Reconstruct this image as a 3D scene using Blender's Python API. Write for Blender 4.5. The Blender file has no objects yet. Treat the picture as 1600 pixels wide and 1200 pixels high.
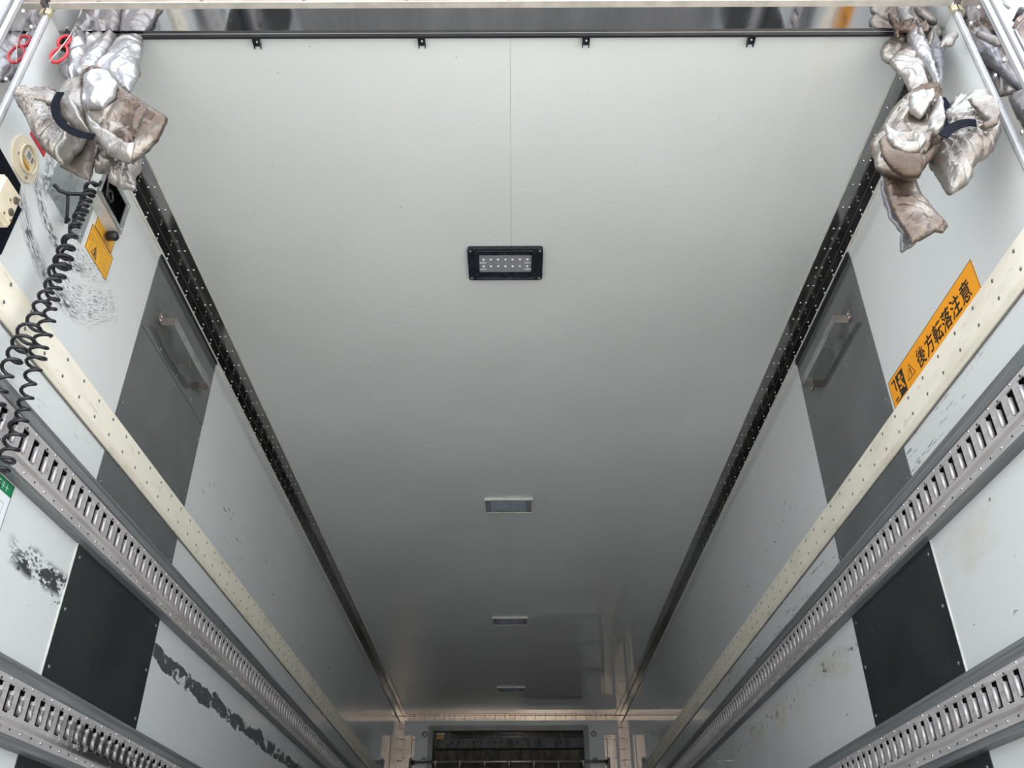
import bpy, bmesh, math, random
from mathutils import Vector, Matrix, noise, geometry
PI = math.pi
random.seed(7); noise.seed_set(5)
S = bpy.context.scene
COL = S.collection

# ------------------------------------------------ camera, sky, sun, exposure
cam = bpy.data.cameras.new('camera'); cam_o = bpy.data.objects.new('camera', cam); COL.objects.link(cam_o)
CX, CY, CZ = 0.034, 0.0, 0.294
PIT, YAW, ROLL = 0.573157449, -4.2174e-4, -3.51262e-3
fwd = Vector((math.sin(YAW)*math.cos(PIT), math.cos(YAW)*math.cos(PIT), math.sin(PIT)))
rgt = Vector((math.cos(YAW), -math.sin(YAW), 0)); upv = rgt.cross(fwd)
r2 = rgt*math.cos(ROLL) + upv*math.sin(ROLL); u2 = -rgt*math.sin(ROLL) + upv*math.cos(ROLL)
cam_o.matrix_world = Matrix(((r2.x, u2.x, -fwd.x, CX), (r2.y, u2.y, -fwd.y, CY), (r2.z, u2.z, -fwd.z, CZ), (0, 0, 0, 1)))
cam.sensor_width = 36; cam.lens = 1363.03/1600*36; cam.clip_start = 0.02
S.camera = cam_o
W = bpy.data.worlds.new('sky'); S.world = W; W.use_nodes = True
wn = W.node_tree.nodes; wl = W.node_tree.links; wn.clear()
w_out = wn.new('ShaderNodeOutputWorld'); w_bg = wn.new('ShaderNodeBackground')
w_tc = wn.new('ShaderNodeTexCoord'); w_sep = wn.new('ShaderNodeSeparateXYZ'); w_r = wn.new('ShaderNodeValToRGB')
wl.new(w_tc.outputs['Generated'], w_sep.inputs[0]); wl.new(w_sep.outputs['Z'], w_r.inputs[0])
w_r.color_ramp.elements[0].color = (0.86, 0.90, 0.95, 1); w_r.color_ramp.elements[1].color = (0.80, 0.90, 1.0, 1)
wl.new(w_r.outputs[0], w_bg.inputs[0]); wl.new(w_bg.outputs[0], w_out.inputs[0])
w_bg.inputs[1].default_value = 1.3
sun = bpy.data.lights.new('sun', 'SUN'); sun.energy = 4.0; sun.angle = 0.06; sun.color = (1, .95, .88)
sun_o = bpy.data.objects.new('sun', sun); COL.objects.link(sun_o); sun_o.rotation_euler = (math.radians(-32), math.radians(14), 0)
S.view_settings.view_transform = 'Standard'; S.view_settings.look = 'None'
S.view_settings.gamma = 1; S.view_settings.use_curve_mapping = False
S.view_settings.exposure = 1.63
S.cycles.max_bounces = 14; S.cycles.diffuse_bounces = 8; S.cycles.glossy_bounces = 8

# ------------------------------------------------ dimensions
XL, XR, ZC = -1.078, 1.100, 2.200        # inner faces of walls and ceiling
Y0, Y1 = 1.265, 8.930                    # rear opening and front wall
ZF = 0.0

# ------------------------------------------------ materials
class N:
    """small node-tree builder"""
    def __init__(s, name):
        s.m = bpy.data.materials.new(name); s.m.use_nodes = True
        s.t = s.m.node_tree; s.b = s.t.nodes['Principled BSDF']
        s.tc = s.t.nodes.new('ShaderNodeTexCoord'); s.P = s.tc.outputs['Object']
        sp = s.t.nodes.new('ShaderNodeSeparateXYZ'); s.t.links.new(s.P, sp.inputs[0]); s.X, s.Y, s.Z = sp.outputs
    def new(s, k): return s.t.nodes.new(k)
    def ln(s, a, b): s.t.links.new(a, b)
    def setin(s, sock, v):
        if isinstance(v, bpy.types.NodeSocket): s.ln(v, sock)
        else: sock.default_value = v
    def math(s, op, a, b=0.0, c=0.0, clamp=False):
        n = s.new('ShaderNodeMath'); n.operation = op; n.use_clamp = clamp
        s.setin(n.inputs[0], a); s.setin(n.inputs[1], b); s.setin(n.inputs[2], c); return n.outputs[0]
    def ramp(s, v, a, b, lo=0.0, hi=1.0):
        n = s.new('ShaderNodeMapRange'); n.interpolation_type = 'SMOOTHSTEP'
        s.setin(n.inputs[0], v); n.inputs[1].default_value = a; n.inputs[2].default_value = b
        n.inputs[3].default_value = lo; n.inputs[4].default_value = hi; return n.outputs[0]
    def noise(s, scale, sc=(1, 1, 1), det=3, rough=.55, rot=(0, 0, 0), off=(0, 0, 0)):
        mp = s.new('ShaderNodeMapping'); mp.inputs['Scale'].default_value = sc; mp.inputs['Rotation'].default_value = rot
        mp.inputs['Location'].default_value = off
        s.ln(s.P, mp.inputs[0]); n = s.new('ShaderNodeTexNoise'); n.inputs['Scale'].default_value = scale
        n.inputs['Detail'].default_value = det; n.inputs['Roughness'].default_value = rough
        s.ln(mp.outputs[0], n.inputs['Vector']); return n.outputs['Fac']
    def mix(s, f, a, b):
        n = s.new('ShaderNodeMix'); n.data_type = 'RGBA'
        s.setin(n.inputs[0], f); s.setin(n.inputs[6], a if isinstance(a, bpy.types.NodeSocket) else (*a, 1))
        s.setin(n.inputs[7], b if isinstance(b, bpy.types.NodeSocket) else (*b, 1)); return n.outputs[2]
    def band(s, v, c, hw, soft):      # 1 inside c +- hw
        d = s.math('ABSOLUTE', s.math('SUBTRACT', v, c)); return s.ramp(d, hw, hw+soft, 1, 0)
    def mul(s, *a):
        r = a[0]
        for x in a[1:]: r = s.math('MULTIPLY', r, x)
        return r
    def mx(s, *a):
        r = a[0]
        for x in a[1:]: r = s.math('MAXIMUM', r, x)
        return r
    def bump(s, h, strength, dist=.01):
        n = s.new('ShaderNodeBump'); n.inputs['Strength'].default_value = strength; n.inputs['Distance'].default_value = dist
        s.ln(h, n.inputs['Height']); s.ln(n.outputs[0], s.b.inputs['Normal'])
    def fin(s, col=None, rough=None, metal=None, spec=None):
        for k, v in (('Base Color', col), ('Roughness', rough), ('Metallic', metal), ('Specular IOR Level', spec)):
            if v is None: continue
            if isinstance(v, tuple): v = (*v, 1)
            s.setin(s.b.inputs[k], v)
        return s.m

def plain(name, col, rough=.5, metal=0.0, var=.06, sc=30, spec=None):
    n = N(name); f = n.noise(sc, det=4)
    c2 = tuple(min(1, c*(1+var*2)) for c in col); c1 = tuple(c*(1-var*2) for c in col)
    r = n.ramp(f, .3, .7, max(0, rough*.85), min(1, rough*1.15))
    return n.fin(n.mix(n.ramp(f, .3, .7), c1, c2), r, metal, spec)

FRP = (.655, .67, .668)
def frp(name, rough=.05, kind=None):
    n = N(name)
    big = n.noise(1.3, det=3); fine = n.noise(55, det=3)
    col = n.mix(n.ramp(big, .3, .7), tuple(c*.965 for c in FRP), tuple(min(1, c*1.03) for c in FRP))
    rgh = n.ramp(n.noise(2.5, det=4), .25, .75, rough*.8, rough*1.3)
    if kind == 'ceil':      # the right half is polished, the left half dusty and matt
        rgh = n.ramp(n.math('ADD', n.X, n.mul(n.noise(3, det=2), .25)), .12, .40, .27, .02)
    mask = None; yel = None
    if kind in ('left', 'right'):
        # fine slanting scratches on the upper band
        st = n.noise(9, (1, 1.0, 7), det=4, rot=(.16 if kind == 'left' else -.12, 0, 0))
        st2 = n.noise(70, (1, .5, 1.4), det=3)
        scr = n.mul(n.ramp(st, .63, .66), n.ramp(st2, .5, .56), n.band(n.Z, 1.70, .05, .05), n.ramp(n.Y, 2.75, 2.95))
        low = n.mul(n.ramp(n.noise(14, (1, .8, 8), det=4, off=(3, 1, 0)), .60, .63), n.band(n.Z, 1.385, .03, .04), n.ramp(n.Y, 1.5, 1.7), n.ramp(st2, .45, .5))
        mask = n.mx(scr, n.mul(low, .6 if kind == 'right' else .15))
    if kind == 'left':
        hair = n.noise(60, (1, 1, 1), det=5, rough=.75)
        def arc(cy, cz, r, w, a0, a1, thr, gain):
            dy = n.math('SUBTRACT', n.Y, cy); dz = n.math('SUBTRACT', n.Z, cz)
            d = n.math('SQRT', n.math('ADD', n.mul(dy, dy), n.mul(dz, dz)))
            a = n.math('ARCTAN2', dz, dy)
            m = n.mul(n.band(d, r, w*.3, w), n.ramp(a, a0, a0+.25), n.ramp(a, a1-.3, a1, 1, 0))
            cr = n.new('ShaderNodeCombineXYZ'); n.ln(n.math('MULTIPLY', n.math('ADD', d, n.mul(a, .02)), 420), cr.inputs[0]); n.ln(n.math('MULTIPLY', a, 9), cr.inputs[1])
            tx = n.new('ShaderNodeTexNoise'); tx.inputs['Scale'].default_value = 1; tx.inputs['Detail'].default_value = 4; n.ln(cr.outputs[0], tx.inputs['Vector'])
            return n.mul(m, n.math('MULTIPLY', n.ramp(n.math('ADD', n.mul(tx.outputs['Fac'], .75), n.mul(hair, .25)), thr, thr+.035), gain))
        arcs = n.mx(arc(1.66, 1.985, .348, .024, -2.45, -1.1, .49, .95), arc(1.67, 1.975, .300, .055, -1.75, -.45, .535, .85),
                    arc(1.62, 1.985, .246, .018, -2.7, -.9, .49, .95), arc(1.68, 2.0, .215, .036, -1.75, -.55, .53, .85))
        blob = n.mul(n.band(n.Y, 1.49, .010, .035), n.band(n.Z, 1.865, .03, .05), n.ramp(hair, .42, .6), .9)
        wob = n.math('ADD', n.Z, n.mul(n.math('SUBTRACT', n.noise(7, det=2), .5), .05))
        chip = n.noise(22, (1, .55, 1.2), det=6, rough=.7)
        b1 = n.mul(n.band(wob, 1.042, .020, .022), n.band(n.Y, 1.99, .11, .10), n.ramp(chip, .44, .50))
        b1b = n.mul(n.band(wob, 1.02, .05, .02), n.band(n.Y, 1.9, .2, .10), n.ramp(chip, .60, .63))
        b2 = n.mul(n.ramp(n.math('ADD', n.mul(n.band(wob, 1.062, .016, .030), .30), chip), .70, .75), n.ramp(n.Y, 2.69, 2.72), .95)
        mask = n.mx(mask, arcs, blob, b1, b1b, b2)
    if kind == 'right':
        chip = n.noise(20, (1, .6, 1.6), det=6, rough=.7)
        b = n.mul(n.band(n.Z, 1.09, .012, .02), n.ramp(n.Y, 2.69, 2.75), n.ramp(chip, .56, .6), .8)
        b0 = n.mul(n.band(n.Z, 1.085, .012, .03), n.ramp(n.Y, 2.1, 2.0), n.ramp(chip, .62, .66), .4)
        sp = n.mul(n.band(n.Z, 1.0, .15, .04), n.ramp(n.noise(38, (1, .6, 1), det=2), .72, .75), .7)
        mask = n.mx(mask, b, b0, sp)
        yel = n.mul(n.band(n.Z, 1.075, .025, .06), n.ramp(n.noise(9, (1, .5, 1), det=4), .42, .7), n.math('SUBTRACT', 1.0, n.mul(n.band(n.Y, 2.4, .3, .02), 1.0)), .45)
    if kind is not None and kind != 'ceil' and kind != 'front':
        rust = n.mul(n.ramp(fine, .68, .8), .12)
        col = n.mix(rust, col, (.35, .33, .28))
    if yel is not None: col = n.mix(yel, col, (.52, .47, .34))
    if kind == 'ceil':
        dot = n.ramp(n.noise(90, det=0), .86, .88); col = n.mix(n.mul(dot, .7), col, (.35, .3, .25))
    if mask is not None:
        col = n.mix(mask, col, (.045, .05, .055))
        rr = n.math('ADD', rgh, n.mul(mask, .4)); rgh = rr
    n.fin(col, rgh, 0.0, .5)
    return n.m

M = {}
M['frp_left'] = frp('white_panel_left', .03, 'left'); M['frp_right'] = frp('white_panel_right', .03, 'right')
M['frp_ceil'] = frp('white_ceiling_panel', .08, 'ceil')
M['frp_front'] = frp('white_front_panel', .10, 'front')
M['cream'] = None
n = N('cream_plastic'); f = n.noise(8, (1, .5, 1.5), det=6, rough=.65); f2 = n.noise(40, (1, .3, 1), det=4)
c = n.mix(n.ramp(f, .45, .75, 0, .55), (.86, .81, .69), (.60, .55, .44)); c = n.mix(n.mul(n.ramp(f2, .62, .7), .3), c, (.30, .27, .22))
M['cream'] = n.fin(c, n.ramp(f, .3, .7, .38, .55), 0.0, .4)
n = N('brushed_steel'); f = n.noise(30, (1, .15, 3), det=5); g = n.noise(45, (1, 1, 1), det=5, rough=.7)
c = n.mix(n.ramp(f, .3, .7), (.52, .49, .485), (.66, .625, .62)); c = n.mix(n.mul(n.ramp(g, .66, .70), .75), c, (.06, .05, .05))
M['steel'] = n.fin(c, n.ramp(f, .3, .7, .38, .52), .45); n.bump(f, .05, .002)
n = N('grimy_steel'); f = n.noise(30, (1, .15, 3), det=5); g = n.noise(35, (1, .8, 1), det=6, rough=.75)
c = n.mix(n.ramp(f, .3, .7), (.52, .49, .485), (.66, .625, .62)); c = n.mix(n.mul(n.ramp(g, .64, .68), .7), c, (.06, .05, .05))
dirt = n.mul(n.band(n.Z, .733, .026, .018), n.ramp(n.Y, 2.05, 2.35), n.ramp(n.Y, 3.4, 4.4, 1, 0), n.ramp(g, .38, .46))
c = n.mix(dirt, c, (.025, .024, .024))
M['steel_grimy'] = n.fin(c, n.math('ADD', n.ramp(f, .3, .7, .38, .5), n.mul(dirt, .2)), n.math('SUBTRACT', .45, n.mul(dirt, .45))); n.bump(g, .1, .002)
n = N('grimy_tab'); g = n.noise(60, (1, 1, 1), det=5, rough=.75)
c = n.mix(n.mul(n.ramp(g, .46, .54), .8), (.62, .59, .57), (.05, .045, .045)); M['tab_grimy'] = n.fin(c, .5, .35)
n = N('grey_batten'); f = n.noise(25, (1, .06, 4), det=5, rough=.7)
M['batten'] = n.fin(n.mix(n.ramp(f, .3, .75), (.13, .137, .143), (.25, .26, .265)), n.ramp(f, .3, .7, .35, .6), .2); n.bump(f, .1, .003)
n = N('polished_stainless'); f = n.noise(14, (1, .3, 1), det=5, rough=.6)
M['mirror'] = n.fin(n.mix(n.ramp(f, .35, .7), (.62, .61, .63), (.76, .75, .76)), n.ramp(f, .3, .75, .03, .10), 1.0); n.bump(n.noise(5, det=1), .05, .01)
n = N('bounce_tinted_stainless'); f = n.noise(18, (1, 1, .4), det=5, rough=.6)
M['bounce_tint_steel'] = n.fin(n.mix(n.ramp(f, .35, .7), (.60, .475, .38), (.72, .575, .46)), n.ramp(f, .3, .75, .14, .22), .85)  # warm light bounced off the ground outside, put into the base colour
n = N('dull_bounce_tinted_stainless'); f = n.noise(18, (1, 1, .4), det=5, rough=.6)
M['dull_steel'] = n.fin(n.mix(n.ramp(f, .35, .7), (.38, .31, .255), (.48, .395, .33)), n.ramp(f, .3, .7, .16, .26), .85)  # same bounced warm light in the colour, on a darker metal
n = N('dark_trim_steel'); f = n.noise(14, (2, .5, 2), det=5, rough=.6)
M['trim_steel'] = n.fin(n.mix(n.ramp(f, .35, .7), (.29, .285, .29), (.40, .395, .39)), n.ramp(f, .3, .75, .10, .22), 1.0)
M['rivet'] = plain('bright_rivet', (.72, .71, .70), .22, 1.0)
M['rivet_dark'] = plain('dark_rivet', (.015, .013, .012), .5, .1)
M['screw'] = plain('dull_screw', (.26, .25, .23), .4, .7)
n = N('dark_gloss_panel'); f = n.noise(4, det=4); s1 = n.noise(12, (1, .5, 9), det=3, rot=(.5, 0, 0)); s2 = n.noise(40, det=2)
c = n.mix(n.ramp(f, .3, .7), (.018, .021, .023), (.028, .032, .034)); c = n.mix(n.mul(n.ramp(s1, .70, .72), n.ramp(s2, .55, .6), .5), c, (.3, .3, .3))
M['dark_panel'] = n.fin(c, n.ramp(f, .3, .7, .10, .18), 0.0, .6)
n = N('sheen_lit_steel_panel'); f = n.noise(4, det=4); s1 = n.noise(16, (1, .4, 7), det=5, rot=(.1, 0, 0)); bl = n.noise(9, (1, .5, 1), det=5, rough=.7)
c = n.mix(n.ramp(f, .3, .7), (.095, .10, .10), (.12, .125, .125)); c = n.mix(n.mul(n.band(n.Y, 2.38, .16, .12), n.band(n.Z, 1.96, .03, .06), n.ramp(bl, .38, .6), .85), c, (.025, .022, .02))  # darker blotch behind the strap handles
c = n.mix(n.mul(n.ramp(s1, .70, .73), .5), c, (.02, .02, .02))
M['panel_steel_sheen'] = n.fin(c, n.ramp(f, .3, .7, .04, .07), 0.0, .7)  # sheen of the upper sheets put into a lighter base colour
M['edge'] = plain('pale_sheet_edge', (.6, .6, .57), .4)
M['sealant'] = plain('pale_sealant', (.62, .61, .57), .5)
M['jamb_white'] = plain('white_jamb_plastic', (.46, .465, .48), .3, 0, .02)
M['jamb_cream'] = plain('yellowed_plastic', (.42, .38, .26), .4)
M['black'] = plain('black_plastic', (.014, .015, .020), .35)
M['black_rubber'] = plain('black_cord_rubber', (.012, .012, .016), .42)
M['shade_black'] = plain('painted_recess_shade', (.004, .004, .005), .9, 0, .05, 30, .1)  # recess shade as a colour, for shallow backs and linings
M['black_cloth'] = plain('black_webbing', (.004, .005, .010), .9, 0, .1, 200, .15)
M['void'] = plain('dark_recess', (.012, .012, .012), .7)
M['ivory'] = plain('ivory_plastic', (.70, .62, .47), .38, 0, .05, 12)
M['knob_brown'] = plain('brown_button', (.09, .075, .06), .4)
M['orange'] = plain('orange_sticker', (.92, .36, .002), .4, 0, .01)
M['yellow'] = plain('amber_sticker', (.76, .38, .025), .42, 0, .04, 20)
M['ink'] = plain('black_ink', (.012, .011, .012), .45)
M['ink_soft'] = plain('faded_ink', (.22, .12, .03), .5)
M['green'] = plain('green_print', (.008, .20, .075), .4)
M['paper'] = plain('white_paper', (.76, .78, .80), .4, 0, .01)
M['red'] = plain('red_plastic', (.50, .012, .022), .3)
M['bezel'] = plain('black_lamp_bezel', (.012, .016, .022), .28)
M['bezel_grey'] = plain('grey_lamp_bezel', (.22, .24, .25), .4)
n = N('prismatic_lens'); 
vo = n.new('ShaderNodeTexVoronoi'); vo.inputs['Scale'].default_value = 330; vo.inputs['Randomness'].default_value = .15
mp = n.new('ShaderNodeMapping'); mp.inputs['Rotation'].default_value = (0, 0, PI/4); n.ln(n.P, mp.inputs[0]); n.ln(mp.outputs[0], vo.inputs['Vector'])
n.fin(n.mix(n.ramp(vo.outputs['Distance'], .1, .7), (.36, .37, .40), (.13, .14, .16)), .18); n.bump(vo.outputs['Distance'], .6, .002); M['lens'] = n.m
M['lens_plain'] = plain('frosted_lamp_lens', (.33, .36, .44), .25, 0, .02)
M['led'] = plain('led_reflector', (.92, .93, .95), .12, .3)
n = N('interior_floor_boards'); f = n.noise(12, (6, .4, 1), det=5)
M['floor'] = n.fin(n.mix(n.ramp(f, .3, .7), (.38, .37, .355), (.47, .455, .44)), .4, .2)
n = N('outdoor_concrete'); f = n.noise(1.2, det=6, rough=.65)
M['concrete'] = n.fin(n.mix(n.ramp(f, .3, .7), (.38, .36, .33), (.50, .48, .44)), .85)
M['outer'] = plain('truck_outer_white', (.50, .51, .53), .3)
n = N('gasket_beige'); f = n.noise(14, (.5, 1, 2), det=5, rough=.65)
M['gasket'] = n.fin(n.mix(n.ramp(f, .35, .75), (.36, .31, .26), (.22, .165, .13)), .5, 0.0, .4)
M['gasket_light'] = plain('pale_seal_lip', (.44, .41, .37), .4)
n = N('aluminium_profile'); f = n.noise(20, (2, 2, .1), det=4)
M['alu'] = n.fin(n.mix(n.ramp(f, .3, .7), (.30, .295, .30), (.40, .395, .40)), .3, .35)
n = N('stained_hinge_metal'); f = n.noise(30, det=6, rough=.7)
M['hinge'] = n.fin(n.mix(n.ramp(f, .4, .7), (.27, .22, .205), (.14, .10, .09)), .5, .3)
n = N('evaporator_grey'); f = n.noise(7, det=5)
M['evap_frame'] = n.fin(n.mix(n.ramp(f, .3, .7), (.20, .20, .19), (.27, .27, .26)), .4, .2)
n = N('evaporator_dark'); f = n.noise(20, (1, 1, .25), det=6, rough=.7)
M['evap_dark'] = n.fin(n.mix(n.ramp(f, .4, .7), (.13, .13, .125), (.03, .028, .026)), .5)
n = N('dusty_fins'); f = n.noise(14, (1, 1, .4), det=6, rough=.75)
M['fins'] = n.fin(n.mix(n.ramp(f, .38, .65), (.40, .33, .27), (.05, .045, .04)), .55, .2)
M['chrome'] = plain('worn_chrome_tube', (.66, .60, .55), .34, .8)
n = N('scuffed_plate_steel'); f = n.noise(16, (1, 1, .35), det=6, rough=.7); g = n.noise(30, det=5)
c = n.mix(n.mul(n.ramp(f, .58, .64), n.ramp(g, .45, .6), .8), (.33, .36, .36), (.04, .04, .04))
M['plate'] = n.fin(c, n.ramp(g, .3, .7, .2, .32), .4)

def foil(name, clean, dirty, amt, metal=.7):
    n = N(name)
    f = n.noise(7, det=5, rough=.6); g = n.noise(38, (1, 1, 1), det=6, rough=.7); h = n.noise(90, (1, 1, .5), det=4)
    c = n.mix(n.ramp(f, .60-amt, .82-amt), clean, dirty)
    c = n.mix(n.mul(n.ramp(g, .50, .72), .45), c, tuple(x*.55 for x in dirty))
    n.fin(c, n.ramp(g, .3, .7, .30, .46), metal)
    vo = n.new('ShaderNodeTexVoronoi'); vo.feature = 'DISTANCE_TO_EDGE'; vo.inputs['Scale'].default_value = 28
    wv = n.new('ShaderNodeVectorMath'); wv.operation = 'ADD'
    nz = n.new('ShaderNodeTexNoise'); nz.inputs['Scale'].default_value = 18; nz.inputs['Detail'].default_value = 3
    sc = n.new('ShaderNodeVectorMath'); sc.operation = 'SCALE'; sc.inputs[3].default_value = .05
    n.ln(n.P, nz.inputs['Vector']); n.ln(nz.outputs['Color'], sc.inputs[0]); n.ln(n.P, wv.inputs[0]); n.ln(sc.outputs[0], wv.inputs[1]); n.ln(wv.outputs[0], vo.inputs['Vector'])
    e = n.ramp(vo.outputs['Distance'], 0, .10, 1, 0)
    n.bump(n.math('ADD', n.mul(e, .5), n.mul(g, .5)), .30, .003)
    return n.m
M['foil_clean'] = foil('silver_curtain_foil', (.41, .405, .415), (.24, .215, .195), .08)
M['foil_mid'] = foil('soiled_curtain_foil', (.34, .32, .30), (.165, .13, .11), .15)
M['foil_dirty'] = foil('brown_stained_curtain_foil', (.31, .275, .245), (.115, .082, .064), .24)
M['foil_stain'] = foil('heavily_stained_foil', (.23, .185, .155), (.09, .063, .048), .3)
M['foil_brown'] = foil('brown_underside_foil', (.16, .135, .12), (.11, .09, .08), .2, .25)
M['foil_grey'] = foil('grey_curtain_backing', (.17, .165, .175), (.09, .085, .09), .1, .3)

# ------------------------------------------------ mesh helpers
class MB:
    def __init__(s): s.v = []; s.f = []; s.mi = []
    def add(s, vs, fs, mi=0):
        o = len(s.v); s.v += [tuple(v) for v in vs]; s.f += [tuple(i+o for i in f) for f in fs]; s.mi += [mi]*len(fs)
    def box(s, x0, x1, y0, y1, z0, z1, mi=0):
        x0, x1 = min(x0, x1), max(x0, x1); y0, y1 = min(y0, y1), max(y0, y1); z0, z1 = min(z0, z1), max(z0, z1)
        s.add([(x0,y0,z0),(x1,y0,z0),(x1,y1,z0),(x0,y1,z0),(x0,y0,z1),(x1,y0,z1),(x1,y1,z1),(x0,y1,z1)],
              [(0,3,2,1),(4,5,6,7),(0,1,5,4),(1,2,6,5),(2,3,7,6),(3,0,4,7)], mi)
    def extr(s, prof, axis, a, b, mi=0):
        """extrude a closed 2-D profile along an axis from a to b"""
        n = len(prof)
        def P(p, t):
            return {'x': (t, p[0], p[1]), 'y': (p[0], t, p[1]), 'z': (p[0], p[1], t)}[axis]
        vs = [P(p, a) for p in prof] + [P(p, b) for p in prof]
        fs = [(i, (i+1) % n, n+(i+1) % n, n+i) for i in range(n)] + [tuple(range(n))[::-1], tuple(range(n, 2*n))]
        s.add(vs, fs, mi)
    def disc(s, c, ax, r, h, seg=16, mi=0, dome=0.0, r2=None):
        """short cylinder on centre c, pointing along ax, optional dome / inner radius"""
        ax = Vector(ax).normalized(); u = ax.orthogonal().normalized(); w = ax.cross(u); c = Vector(c)
        ring = lambda R, t: [c + ax*t + (u*math.cos(2*PI*i/seg) + w*math.sin(2*PI*i/seg))*R for i in range(seg)]
        if r2 is not None:
            A, B, C2, D = ring(r, 0), ring(r, h), ring(r2, h), ring(r2, 0); o = seg
            fs = []
            for i in range(seg):
                j = (i+1) % seg
                fs += [(i, j, o+j, o+i), (o+i, o+j, 2*o+j, 2*o+i), (2*o+i, 2*o+j, 3*o+j, 3*o+i), (3*o+i, 3*o+j, j, i)]
            s.add(A+B+C2+D, fs, mi); return
        rings = [ring(r, 0), ring(r, h*(1-dome))]
        if dome: rings.append(ring(r*.65, h*(1-dome*.3)))
        vs = sum(rings, []) + [c + ax*h, c]; T = len(rings)*seg; fs = []
        for k in range(len(rings)-1):
            for i in range(seg):
                j = (i+1) % seg; fs.append((k*seg+i, k*seg+j, (k+1)*seg+j, (k+1)*seg+i))
        for i in range(seg):
            j = (i+1) % seg; fs.append(((len(rings)-1)*seg+i, (len(rings)-1)*seg+j, T)); fs.append((j, i, T+1))
        s.add(vs, fs, mi)
    def tube(s, pts, r, seg=8, closed=False, mi=0, flat=1.0, up=None):
        pts = [Vector(p) for p in pts]; n = len(pts); vs = []
        nrm = None
        for i, p in enumerate(pts):
            a = pts[i-1] if (i or closed) else p; b = pts[(i+1) % n] if (i < n-1 or closed) else p
            t = (b-a).normalized()
            if nrm is None: nrm = (up.copy() if up else t.orthogonal())
            if up: nrm = up.copy()
            nrm = (nrm - t*nrm.dot(t)).normalized(); bi = t.cross(nrm)
            for k in range(seg):
                a_ = 2*PI*k/seg; vs.append(p + nrm*math.cos(a_)*r*flat + bi*math.sin(a_)*r)
        fs = []
        for i in range(n if closed else n-1):
            for k in range(seg):
                j = (k+1) % seg; i2 = (i+1) % n; fs.append((i*seg+k, i*seg+j, i2*seg+j, i2*seg+k))
        if not closed: fs += [tuple(range(seg))[::-1], tuple((n-1)*seg+k for k in range(seg))]
        s.add(vs, fs, mi)
    def build(s, name, mats, parent=None, smooth=False, kind=None):
        me = bpy.data.meshes.new(name); me.from_pydata(s.v, [], s.f)
        mats = mats if isinstance(mats, (list, tuple)) else [mats]
        for m in mats: me.materials.append(m)
        me.polygons.foreach_set('material_index', s.mi)
        bm = bmesh.new(); bm.from_mesh(me); bmesh.ops.recalc_face_normals(bm, faces=bm.faces); bm.to_mesh(me); bm.free()
        me.polygons.foreach_set('use_smooth', [smooth]*len(me.polygons)); me.update()
        return link(name, me, parent, kind)
def link(name, me, parent=None, kind=None):
    o = bpy.data.objects.new(name, me); COL.objects.link(o)
    if parent is not None: o.parent = parent; o.matrix_parent_inverse = Matrix.Translation(parent.location).inverted()
    if kind: o['kind'] = kind
    return o
def thing(name, label, cat, loc, group=None):
    o = bpy.data.objects.new(name, None); COL.objects.link(o); o.location = loc; o.empty_display_size = .05
    o['label'] = label; o['category'] = cat
    if group: o['group'] = group
    return o
def tag(o, label, cat=None, group=None):
    o['label'] = label
    if cat: o['category'] = cat
    if group: o['group'] = group
    return o
def wx(side, p):         # x of a plane standing p proud of a side wall
    return XL + p if side < 0 else XR - p
# ------------------------------------------------ setting: shell
def shell(name, m, mat):
    return m.build(name, mat, kind='structure')
m = MB(); m.box(-14, 14, -16, 10, -1.12, -1.0); ground = shell('ground', m, M['concrete'])
m = MB(); m.box(XL-.08, XR+.08, Y0-.02, Y1+.1, -.16, 0.0); floor = shell('floor', m, M['floor'])
# rear part of the wall is lined to the opening
m = MB(); m.box(XL-.08, XL, Y0+.02, Y1+.1, 0.0, ZC+.10); wall_left = shell('wall_left', m, [M['frp_left']])
m = MB(); m.box(XR, XR+.08, Y0+.02, Y1+.1, 0.0, ZC+.10); wall_right = shell('wall_right', m, [M['frp_right']])
# front wall with the evaporator opening
EX0, EX1, EZ0, EZ1 = -.745, .712, 1.25, 2.056
m = MB()
m.box(XL, EX0, Y1, Y1+.1, 0, ZC); m.box(EX1, XR, Y1, Y1+.1, 0, ZC)
m.box(EX0, EX1, Y1, Y1+.1, EZ1, ZC); m.box(EX0, EX1, Y1, Y1+.1, 0, EZ0)
wall_front = shell('wall_front', m, M['frp_front'])
# ceiling: two sheets with a fine joint
m = MB(); m.box(XL, XR, Y0+.05, Y1, ZC+.0025, ZC+.10); ceiling = shell('ceiling', m, M['sealant'])
m = MB(); m.box(XL, .0315, 1.345, Y1, ZC, ZC+.0025); m.build('ceiling_panel', M['frp_ceil'], ceiling)
m = MB(); m.box(.0321, XR, 1.345, Y1, ZC, ZC+.0025); m.build('ceiling_panel', M['frp_ceil'], ceiling)

# ------------------------------------------------ rear door frame
m = MB(); m.box(XL-.02, XR+.02, 1.268, 1.326, 2.186, 2.33); m.box(XL, XR, 1.326, 1.345, 2.2, 2.33)
header = m.build('trim_1', M['mirror'], kind='structure')
for (y, z0, z1) in ((1.252, 2.1905, 2.2025), (1.246, 2.2055, 2.222), (1.252, 2.225, 2.31)):
    m = MB(); m.box(XL+.012, XR-.012, y, 1.268, z0, z1); m.build('seal_strip', M['gasket'], header)
m = MB(); m.box(XL+.01, XR-.01, 1.2515, 1.268, 2.186, 2.1893); m.box(XL+.01, XR-.01, 1.249, 1.268, 2.2028, 2.2052); m.build('sill_bead', M['gasket_light'], header)
m = MB()
for k in range(9):
    m.disc((-.95+k*.245, 1.252, 2.1965), (0, -1, 0), .005, .002, 8, dome=.6)
m.build('rivets', M['hinge'], header, True, 'stuff')
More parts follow.
